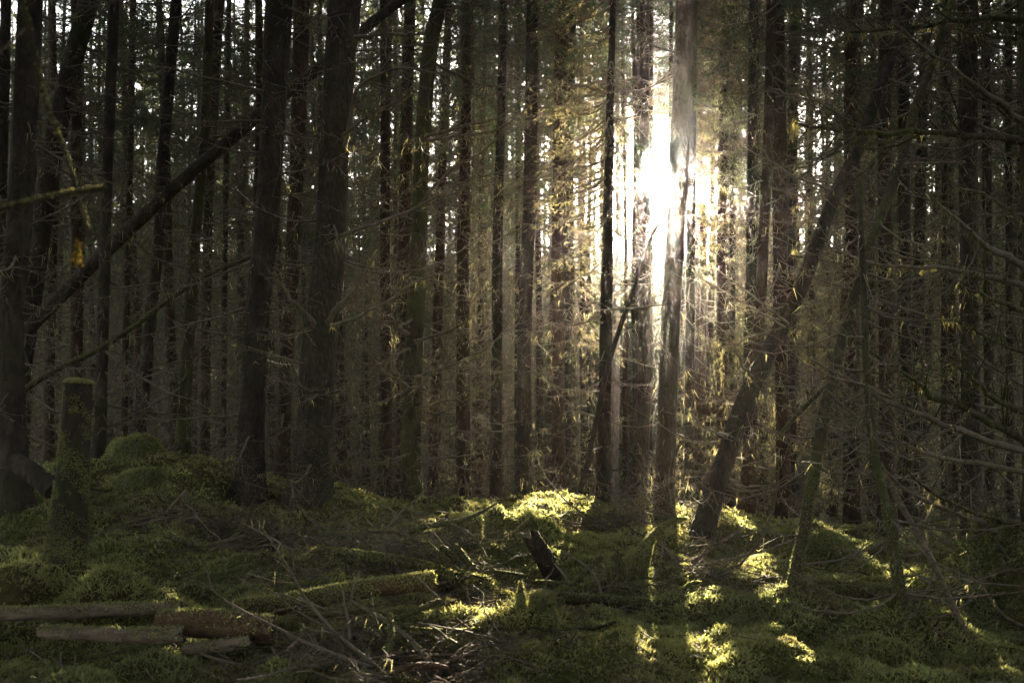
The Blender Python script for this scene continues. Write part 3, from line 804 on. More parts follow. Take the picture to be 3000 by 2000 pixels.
for k, (pts, dd, w0, w1) in enumerate([
    ([(2530, 345), (2500, 300), (2490, 280)], 9.2, 12, 6),
    ([(2440, 560), (2350, 520), (2240, 460), (2170, 420)], 9.0, 10, 4),
    ([(2520, 370), (2460, 340), (2380, 300), (2280, 265), (2240, 250)], 9.2, 10, 4),
    ([(2310, 950), (2250, 900), (2180, 840), (2080, 760)], 8.9, 10, 3),
    ([(2205, 1110), (2180, 1070), (2160, 1030), (2145, 990)], 8.6, 12, 5),
    ([(2300, 960), (2220, 910), (2130, 860), (2040, 800)], 8.8, 9, 3),
    ([(2290, 960), (2180, 990), (2100, 1010)], 8.8, 7, 3)]):
    px_branch(T29, pts, dd, dd - 0.3, w0, w1, 120 + k, 6, 2)

# ------------------------------------------------------------------ the ranks behind
PLACES = [(290, 'between the left edge and the slim straight spruce'), (735, 'between the slim straight spruce and the tall straight trunk'),
          (915, 'between the two big dark trunks'), (1205, 'between the thickest trunk and the rotting branchy spruce'),
          (1637, 'between the rotting branchy spruce and the bright gap'), (2000, 'in the bright gap around the sun'),
          (2500, 'between the large sunlit trunk and the crooked mossy tree'), (2840, 'between the crooked mossy tree and the broad right trunk'),
          (9999, 'right of the broad dark trunk near the right edge')]
def rank_trees():
    rg = np.random.default_rng(77)
    pts = list(TREES)
    placed = 0
    sa, ca = math.sin(SUN_AZ), math.cos(SUN_AZ)
    for _ in range(9000):
        d = math.sqrt(rg.uniform(12.5 ** 2, 42 ** 2))
        x = rg.uniform(-0.53, 0.53) * d
        px = CX + x / d * FPX
        u = x * ca - d * sa
        gap = -2.6 < u < 1.7
        if -4.4 < u < 3.4 and d > 30: continue
        if -1.5 < u < -0.62 or -0.02 < u < 0.66: continue      # the lanes the sun shines down
        if px > 1700 and d > 34: continue
        if abs(px - SUN_PX[0]) < 52: continue
        md = 1.25 if d < 30 else 1.5
        if any((x - a) ** 2 + (d - b) ** 2 < md * md for a, b in pts): continue
        pts.append((x, d))
        z = gz(x, d)
        where = next(w for lim, w in PLACES if px < lim)
        near = d < 22
        lab = ('slender spruce in the middle ranks ' if near else 'faint thin spruce far back ') + where
        grp = ('middle-rank spruces ' if near else 'far spruces ') + where
        root = thing('spruce_tree', lab, 'tree', (x, d, z), grp)
        sc = rg.uniform(0.98, 1.12) if -4.4 < u < 3.4 else rg.uniform(0.75, 1.05)
        root.scale = (sc * rg.uniform(0.75, 1.1),) * 2 + (sc,)
        root.rotation_euler = (rg.normal(0, 0.02), rg.normal(0.015, 0.025) * (0 if gap else 1), rg.uniform(0, 6.283))
        v = rg.integers(N_VAR)
        copy_mesh('trunk', VAR_TRUNK[v], root)
        bright = px > 1600
        if not (gap and d >= 15): copy_mesh('dead_twigs', (VAR_TWIG_THIN if bright else VAR_TWIG)[v], root, kind='stuff')
        if gap or -4.4 < u < 3.4:
            copy_mesh('crown', VAR_CROWN_HIGH[rg.integers(2)], root)
        elif not (px < 850 and d > 19 and rg.random() < 0.45):
            copy_mesh('crown', VAR_CROWN[rg.integers(N_VAR)], root)
        placed += 1
        if placed >= 210: break
    print('ranks', placed)
def high_crowns():
    """bare-stemmed spruces whose crowns hang above the sun"""
    rg = np.random.default_rng(4)
    for k, (px, d) in enumerate([(1838, 26.5), (1893, 29), (1992, 27.5), (1770, 27), (1986, 31), (1893, 24), (1994, 24.5)]):
        x = (px - CX) / FPX * d
        root = thing('spruce_tree', 'tall bare stem behind the sun whose green crown hangs above the glare', 'tree', (x, d, gz(x, d)), 'bare stems with crowns above the sun')
        root.scale = (0.85, 0.85, 1.08 + 0.012 * (d - 26)); root.rotation_euler = (0, 0, rg.uniform(0, 6.28))
        copy_mesh('trunk', VAR_TRUNK[k % N_VAR], root)
        copy_mesh('crown', VAR_CROWN_HIGH[k % 2], root)
rank_trees()
high_crowns()

def far_wood():
    """the far side of the plantation, which reads as one mass"""
    rg = np.random.default_rng(21)
    mb = MB()
    sa, ca = math.sin(SUN_AZ), math.cos(SUN_AZ)
    for it in range(500):
        d = rg.uniform(43, 66) if it < 300 or it >= 385 else rg.uniform(70, 105)
        x = rg.uniform(-0.62, 0.62) * d if it < 385 or it >= 450 else d * sa / ca + (rg.uniform(-2.6, 1.8) if it < 420 else [rg.uniform(-7.0, -3.2), rg.uniform(2.4, 5.5)][it % 2])
        px = CX + x / d * FPX
        u = x * ca - d * sa
        z = gz(x, d)
        h = rg.uniform(24, 31) if px > 800 else rg.uniform(17, 26)
        lo = 0.0                                   # crown starts here
        if -3.0 < u < 2.2:
            if rg.random() < 0.6: h = (0.133 * (d - 8.0) - 0.7) * rg.uniform(0.75, 1.0) - z            # young trees
            else: lo = (EYE + rg.uniform(0.165, 0.20) * d - z) / h                       # bare below, crown above
        elif 2.2 <= u < 5 and it < 420 and rg.random() < 0.3: h = EYE + rg.uniform(0.05, 0.12) * d - z
        if d > 69:
            if -4 < u < 3.4: continue
            h = rg.uniform(13, 18)
        if lo > 0 and (-1.6 < u < -0.55 or -0.1 < u < 0.75 or abs(px - SUN_PX[0]) < 50): continue
        if lo > 0.9 or h < 3: continue
        Dn = resample(np.array([[x, d, z - 0.3, 0.13], [x + rg.normal(0, 0.1), d, z + h * 0.5, 0.085], [x + rg.normal(0, 0.15), d, z + h, 0.015]]), 6)
        v, q = tubes(Dn[None, :, :3], Dn[None, :, 3], 5); mb.add(v, quads=q, mat=0)
        n = int(52 * (1 - lo)) + 10
        hz = lo + (1 - lo) * rg.random(n)
        a = rg.uniform(0, 6.283, n); ln = 0.4 + 2.3 * np.clip(1 - (hz - lo) / (1 - lo), 0, 1) ** 0.7 * rg.uniform(0.5, 1.1, n) * (1 if lo == 0 else 0.6)
        room = max(-2.3 - u, u - 1.6)
        if lo == 0: ln = np.minimum(ln, 1.9)
        if 0 < room < 2.2 and h > 12: ln = np.minimum(ln, 0.35 + room * 0.9)
        hd = np.stack([np.cos(a), np.sin(a), np.zeros(n)], 1)
        b = np.stack([np.full(n, x), np.full(n, d), z + h * hz], 1)
        k = 14
        t = rg.uniform(0.03, 1.0, (n, k))
        c = b[:, None] + hd[:, None] * (ln[:, None] * t)[..., None]
        c[..., 2] += -0.30 * t * ln[:, None] + rg.normal(0, 0.05, (n, k))
        c[..., :2] += rg.normal(0, 0.10, (n, k, 2))
        c = c.reshape(-1, 3); m = len(c)
        strands(mb, c, np.repeat(hd, k, 0) * 0.5 + rg.normal(0, 0.5, (m, 3)) + [0, 0, -0.6], rg.uniform(0.25, 0.75, m), rg.uniform(0.024, 0.062, m), np.array([0.028, 0.034, 0.015]) * rg.uniform(0.6, 1.4, (m, 1)), 1)
    tag(part('far_forest', mb, [MAT['twig'], MAT['needle']], None, 'stuff'), 'dense mass of distant spruces closing the view behind the trunks', 'forest')
far_wood()
def near_wood():
    """the same plantation going on beside and behind the viewpoint"""
    rg = np.random.default_rng(8)
    mb = MB()
    for _ in range(150):
        d = rg.uniform(-12, 13); x = rg.uniform(-12, 12)
        if math.hypot(x, d) < 1.7 or (d > 0 and abs(x) < 0.56 * d + 1.5): continue
        z = gz(x, d); h = rg.uniform(11.5, 14)
        Dn = resample(np.array([[x, d, z - 0.3, 0.14], [x + rg.normal(0, 0.1), d + rg.normal(0, 0.1), z + h * 0.5, 0.09], [x, d, z + h, 0.015]]), 8)
        v, q = tubes(Dn[None, :, :3], Dn[None, :, 3], 7); mb.add(v, quads=q, mat=0)
        n = 56
        hz = 0.30 + 0.68 * rg.random(n); a = rg.uniform(0, 6.283, n); ln = 0.6 + 2.3 * (1 - hz) ** 0.5 * rg.uniform(0.5, 1.1, n)
        hd = np.stack([np.cos(a), np.sin(a), np.zeros(n)], 1)
        b = np.stack([np.full(n, x), np.full(n, d), z + h * hz], 1)
        k = 6; t = rg.uniform(0.05, 1.0, (n, k))
        c = b[:, None] + hd[:, None] * (ln[:, None] * t)[..., None]
        c[..., 2] += -0.25 * t * ln[:, None]
        c = c.reshape(-1, 3) + rg.normal(0, 0.08, (n * k, 3)); m = len(c)
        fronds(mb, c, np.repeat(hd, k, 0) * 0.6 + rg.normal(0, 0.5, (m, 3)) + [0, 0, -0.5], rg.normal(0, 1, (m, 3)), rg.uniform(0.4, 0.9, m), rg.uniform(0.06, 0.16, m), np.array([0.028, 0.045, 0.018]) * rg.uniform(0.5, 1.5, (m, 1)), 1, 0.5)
    tag(part('near_forest', mb, [MAT['bark'], MAT['needle']], None, 'stuff'), 'spruce wood continuing beside and behind the viewpoint', 'forest')
near_wood()

# ------------------------------------------------------------------ leaning poles
def px_log(name, label, cat, pts, mat, group=None, rough=0.05, sides=14, moss=0, caps=True, cap_mat='rot', L=0.026, bias=0.1, stubs=0, seed=0, bright=1.0, sink=None, jag=0.0, cap_moss=0):
    """pts: (x, y, width[, depth]) in 3000-wide pixels; without a depth the point lies on the ground"""
    W = []
    for p in pts:
        if len(p) == 4:
            x, y, w, d = p; c = P(x, y, d)
        else:
            x, y, w = p; c = G(x, y); d = c[1]
        W.append([*c, 0.5 * w / FPX * d])
    W = np.array(W)
    if W[0, 3] > 0.025:
        W[1:-1, 2] += np.random.default_rng(seed).normal(0, 0.10, len(W) - 2) * W[1:-1, 3]; rough = max(rough, 0.13)
    if sink is not None:
        W[:, 2] += W[:, 3] * sink
    root = thing(name, label, cat, W[0, :3], group)
    V, qd, D = trunk_geo(W, sides, 0.05, 0.0, rough, seed, seed % 2 == 0)
    n = len(D)
    Vr = V.reshape(n, sides, 3)
    if jag:
        rg = np.random.default_rng(seed + 60)
        ax = norm(D[-1, :3] - D[-2, :3])
        Vr[-1] += ax * rg.uniform(0, jag, (sides, 1)); Vr[0] -= ax * 0
        V = Vr.reshape(-1, 3)
    if cap_moss:                       # a flat, slightly domed top
        c = Vr[-1].mean(0); rr = [c + (Vr[-1] - c) * f + np.array([0, 0, h]) for f, h in ((0.75, 0.007), (0.4, 0.011), (0.04, 0.012))]
        n0 = len(V); V = np.concatenate([V] + rr)
        i = np.arange(sides); j = (i + 1) % sides
        rows = [n0 - sides, n0, n0 + sides, n0 + 2 * sides]
        qd = np.concatenate([qd] + [np.stack([a + i, a + j, b + j, b + i], 1) for a, b in zip(rows[:-1], rows[1:])])
    mb = MB(); mb.add(V, quads=qd)
    bk_ob = part('bark', mb, [MAT[mat]], root)
    if caps and not cap_moss:
        for e, k in ((0, 0), (1, n - 1)):
            ring = Vr[k]; c = ring.mean(0)
            inner = c + (ring - c) * 0.5 + norm(D[1, :3] - D[0, :3]) * (0.006 if e == 0 else -0.012)
            mb = MB()
            vv = np.concatenate([ring, inner, inner.mean(0)[None]])
            i = np.arange(sides); j = (i + 1) % sides
            mb.add(vv, quads=np.stack([i, j, j + sides, i + sides], 1), tris=np.stack([i + sides, j + sides, np.full(sides, 2 * sides)], 1))
            part('broken_end' if jag and e else 'cut_end', mb, [MAT[cap_mat]], root)
    rg = np.random.default_rng(seed + 31)
    for s in range(stubs):
        k = rg.integers(2, n - 2)
        copy_mesh('branch_stub', VAR_BRANCH[rg.integers(12)], root, tuple(D[k, :3] - np.array(root.location)), (rg.uniform(-1, 1), rg.uniform(-0.9, 0.9), rg.uniform(0, 6.28)), rg.uniform(0.12, 0.5))
    if moss:
        moss_on(bk_ob, V, qd, int(moss * 2.2), L * 0.75, 0.0020, bias, lambda p: D[np.argmin(((p[:, None] - D[None, :, :3]) ** 2).sum(2), 1), :3], bright, 0.25, seed)
    if cap_moss:
        sel = V[qd].mean(1)[:, 2] > V[:, 2].max() - 0.022
        moss_on(bk_ob, V, qd[sel], cap_moss, 0.017, 0.0020, 0.6, lambda p: np.tile(D[-3, :3] - np.array([0, 0, 0.3]), (len(p), 1)), 1.1, 0.0, seed + 3)
    return root, D
px_log('leaning_log', 'long bare dead log leaning diagonally behind the two big trunks', 'log', [(60, 985, 40, 9.9), (255, 791, 40, 10.1), (497, 561, 38, 10.3), (765, 332, 36, 10.4), (950, 185, 33, 10.5), (1085, 75, 31, 10.5), (1180, 0, 29, 10.5), (1420, -190, 24, 10.6)], 'bark', stubs=12, seed=2, moss=300, bias=-0.3, L=0.015)
px_log('leaning_pole', 'thin mossy pole leaning diagonally behind the tall mossy stump', 'pole', [(20, 1180, 17, 9.6), (150, 1090, 17, 9.6), (293, 1020, 17, 9.6), (400, 950, 15, 9.6), (510, 867, 14, 9.6), (620, 800, 12, 9.6), (745, 750, 10, 9.55)], 'bark_mossy', stubs=8, seed=3, sides=8, moss=800, bias=0.0, L=0.015)
px_log('leaning_pole', 'thin dark pole slanting across the sunlit gap below the sun', 'pole', [(1700, 1440, 16, 10.0), (1735, 1290, 15, 10.2), (1785, 1060, 15, 10.4), (1850, 865, 13, 10.6), (1912, 690, 11, 10.7), (1960, 612, 8, 10.8), (1985, 575, 6, 10.9)], 'bark', stubs=7, seed=5, sides=8)
px_log('leaning_pole', 'bare thin pole leaning beside the mossy stem at the lower right', 'pole', [(2850, 1905, 20, 5.5), (2800, 1795, 20, 5.6), (2720, 1620, 19, 5.8), (2640, 1480, 17, 6.0), (2560, 1330, 14, 6.2), (2480, 1200, 12, 6.4)], 'grey_wood', stubs=2, seed=7, sides=8)

# ------------------------------------------------------------------ stumps and rocks
px_log('tree_stump', 'tall moss-covered stump on the mound at the left', 'stump', [(190, 1640, 130, 5.55), (200, 1540, 112, 5.55), (212, 1400, 97, 5.55), (222, 1250, 86, 5.55), (228, 1160, 82, 5.55), (231, 1122, 80, 5.55)], 'bark', moss=11000, L=0.017, bias=-0.12, cap_moss=2600, seed=4, sides=18, cap_mat='bark_mossy', bright=0.9)
px_log('tree_stump', 'small stump with a glowing moss cap in the middle of the clearing', 'stump', [(1372, 1610, 96, 7.9), (1370, 1570, 84, 7.9), (1368, 1530, 88, 7.9), (1368, 1512, 82, 7.9)], 'bark_mossy', cap_moss=1500, moss=2600, L=0.030, bias=0.35, seed=6, sides=14, cap_mat='bark_mossy')
px_log('tree_stump', 'squat mossy stump beside the pointed stub near the front', 'stump', [(1585, 1870, 92, 5.75), (1587, 1820, 80, 5.75), (1588, 1775, 78, 5.75), (1588, 1742, 72, 5.75)], 'bark_mossy', moss=4200, L=0.022, bias=-0.15, cap_moss=1200, seed=8, sides=14, cap_mat='bark_mossy')
px_log('pointed_stub', 'narrow pointed mossy stub beside the squat stump', 'stump', [(1533, 1900, 52, 5.7), (1530, 1840, 38, 5.7), (1527, 1780, 30, 5.7), (1526, 1728, 20, 5.7), (1524, 1702, 8, 5.7)], 'bark_mossy', moss=1600, L=0.018, bias=0.05, seed=9, sides=12, caps=False)
px_log('leaning_stump', 'dark broken stump leaning left in the sunlit clearing', 'stump', [(1622, 1690, 64, 7.2), (1600, 1640, 58, 7.2), (1575, 1600, 52, 7.2), (1557, 1572, 48, 7.2)], 'rot', seed=10, sides=14, cap_mat='grey_wood', jag=0.07, moss=400, L=0.015, bias=-0.2)
px_log('bent_stump', 'swollen mossy stump bending right into a bare curved limb', 'stump', [(1868, 1695, 56, 7.1), (1876, 1650, 50, 7.1), (1886, 1620, 44, 7.1), (1905, 1580, 26, 7.1), (1935, 1550, 18, 7.15), (1968, 1530, 13, 7.2), (2012, 1518, 8, 7.25)], 'bark_mossy', moss=3200, L=0.02, bias=0.45, seed=12, sides=12, caps=False)
px_log('tree_stump', 'low rotten stub left of the crossed sticks', 'stump', [(887, 1570, 17, 8.0), (891, 1545, 16, 8.0), (896, 1522, 15, 8.0)], 'bark_mossy', seed=14, sides=10, moss=120, L=0.015)
px_log('tree_stump', 'small dark snag beside the brush left of the clearing', 'stump', [(803, 1615, 16, 7.7), (809, 1585, 15, 7.7), (811, 1552, 12, 7.7)], 'rot', seed=16, sides=10, jag=0.02)
px_log('tree_stump', 'crumbling mossy stump in the shade at the right', 'stump', [(2835, 1800, 130, 6.6), (2832, 1740, 112, 6.6), (2828, 1700, 100, 6.6), (2826, 1675, 84, 6.6)], 'bark_mossy', moss=3000, L=0.03, bias=0.1, seed=18, sides=16, cap_mat='bark_mossy')
def boulder(label, px, py, d, wx, h, seed, moss, cat='rock'):
    c = P(px, py, d)
    g = gz(c[0], c[1])
    rx = 0.5 * wx / FPX * d; rz = h / FPX * d
    la, lo = np.meshgrid(np.linspace(-0.5, math.pi / 2, 14), np.linspace(0, 2 * math.pi, 25)[:-1], indexing='ij')
    u = np.stack([np.cos(la) * np.cos(lo), np.cos(la) * np.sin(lo), np.sin(la)], -1)
    f = 1 + 0.6 * fbm(u[..., 0] * 1.8 + seed * 3.1, u[..., 1] * 1.8 + u[..., 2] * 1.3 + seed, 3)
    V = np.array([c[0], c[1], c[2]]) + u * f[..., None] * np.array([rx, rx * 0.8, rz])
    ii = np.arange(la.size).reshape(la.shape)
    q = np.stack([ii[:-1], np.roll(ii, -1, 1)[:-1], np.roll(ii, -1, 1)[1:], ii[1:]], -1).reshape(-1, 4)
    root = thing('boulder', label, cat, (c[0], c[1], min(g, c[2])))
    mb = MB(); mb.add(V, quads=q); rk = part('rock_face', mb, [MAT['stone']], root)
    moss_on(rk, V.reshape(-1, 3), q, int(moss * 1.6), 0.03, 0.0035, 0.6, lambda p: np.array([c[0], c[1], c[2]]), 1.0, 0.1, seed)
boulder('big moss-covered boulder behind the tall mossy stump', 393, 1390, 9.6, 200, 112, 1, 7000)
boulder('low mossy boulder in front of the big mossy one', 425, 1455, 9.0, 215, 85, 2, 5000)
boulder('small mossy hump beside the base of the thickest trunk', 1000, 1480, 9.4, 110, 42, 3, 2200)
boulder('mossy hump between the crooked mossy tree and the dark spruces behind', 2420, 1600, 8.0, 95, 45, 4, 1800)

# ------------------------------------------------------------------ fallen logs
px_log('fallen_log', 'long grey log lying along the left edge under the mound', 'log', [(-60, 1800, 44, 5.55), (100, 1797, 42, 5.6), (260, 1793, 42, 5.65), (400, 1788, 40, 5.7), (520, 1782, 34, 5.75)], 'grey_wood', moss=1500, bias=-0.15, seed=20, sink=0.05, jag=0.035)
px_log('fallen_log', 'short pale log in front of the long grey one', 'log', [(115, 1850, 36, 5.3), (250, 1854, 42, 5.28), (400, 1860, 46, 5.26), (525, 1862, 48, 5.24)], 'grey_wood', moss=900, bias=-0.2, seed=22, sink=0.05, jag=0.035)
px_log('fallen_log', 'reddish rotting log with a hollow end at the lower left', 'log', [(460, 1828, 66, 5.36), (560, 1832, 80, 5.36), (680, 1838, 84, 5.36), (790, 1848, 84, 5.36)], 'red_wood', moss=1300, bias=-0.1, seed=24, sides=18, sink=0.05, jag=0.035)
px_log('fallen_log', 'grey log half hidden beneath the reddish one', 'log', [(535, 1900, 34, 5.22), (620, 1892, 36, 5.24), (725, 1880, 34, 5.26)], 'grey_wood', moss=200, bias=-0.2, seed=26, sink=0.05, jag=0.035)
px_log('fallen_log', 'half-buried mossy log ending in a dark cut face in mid clearing', 'log', [(690, 1790, 60, 5.75), (850, 1765, 58, 5.85), (1010, 1738, 56, 6.0), (1130, 1718, 54, 6.1), (1262, 1702, 54, 6.2)], 'red_wood', moss=3200, bias=0.1, seed=28, sides=16, sink=0.05, jag=0.035)
px_log('fallen_log', 'grey log end poking out left of the tall mossy stump', 'log', [(40, 1352, 58, 7.6), (95, 1390, 60, 7.55), (150, 1432, 60, 7.5)], 'bark', seed=30, sides=14, sink=0.05, jag=0.035)
px_log('fallen_log', 'long thin mossy stem lying across the middle of the clearing', 'log', [(985, 1616, 22, 6.9), (1060, 1626, 26, 6.85), (1150, 1640, 30, 6.8), (1240, 1660, 33, 6.75), (1330, 1692, 34, 6.7)], 'bark_mossy', moss=2200, bias=0.3, L=0.018, seed=32, sides=12, sink=0.05, jag=0.035)
px_log('fallen_log', 'dark low log in the shadow before the bent stump', 'log', [(1660, 1738, 34, 6.55), (1760, 1744, 34, 6.5), (1860, 1752, 32, 6.45), (1965, 1760, 28, 6.4)], 'bark_mossy', moss=900, bias=-0.1, seed=34, sides=12, sink=-0.9, jag=0.035)
px_log('fallen_log', 'brown log end tilting out of the dim right side', 'log', [(2825, 1612, 46, 8.0), (2860, 1640, 46, 7.9), (2905, 1672, 46, 7.8)], 'red_wood', moss=300, bias=0, seed=36, sides=12, sink=0.05, jag=0.035)
px_log('fallen_log', 'mossy crumbling log behind the mound at the lower right', 'log', [(2370, 1722, 42, 6.5), (2450, 1728, 46, 6.5), (2540, 1735, 46, 6.5), (2630, 1735, 40, 6.5)], 'red_wood', moss=2600, bias=0.2, L=0.03, seed=38, sides=12, sink=0.05, jag=0.035)

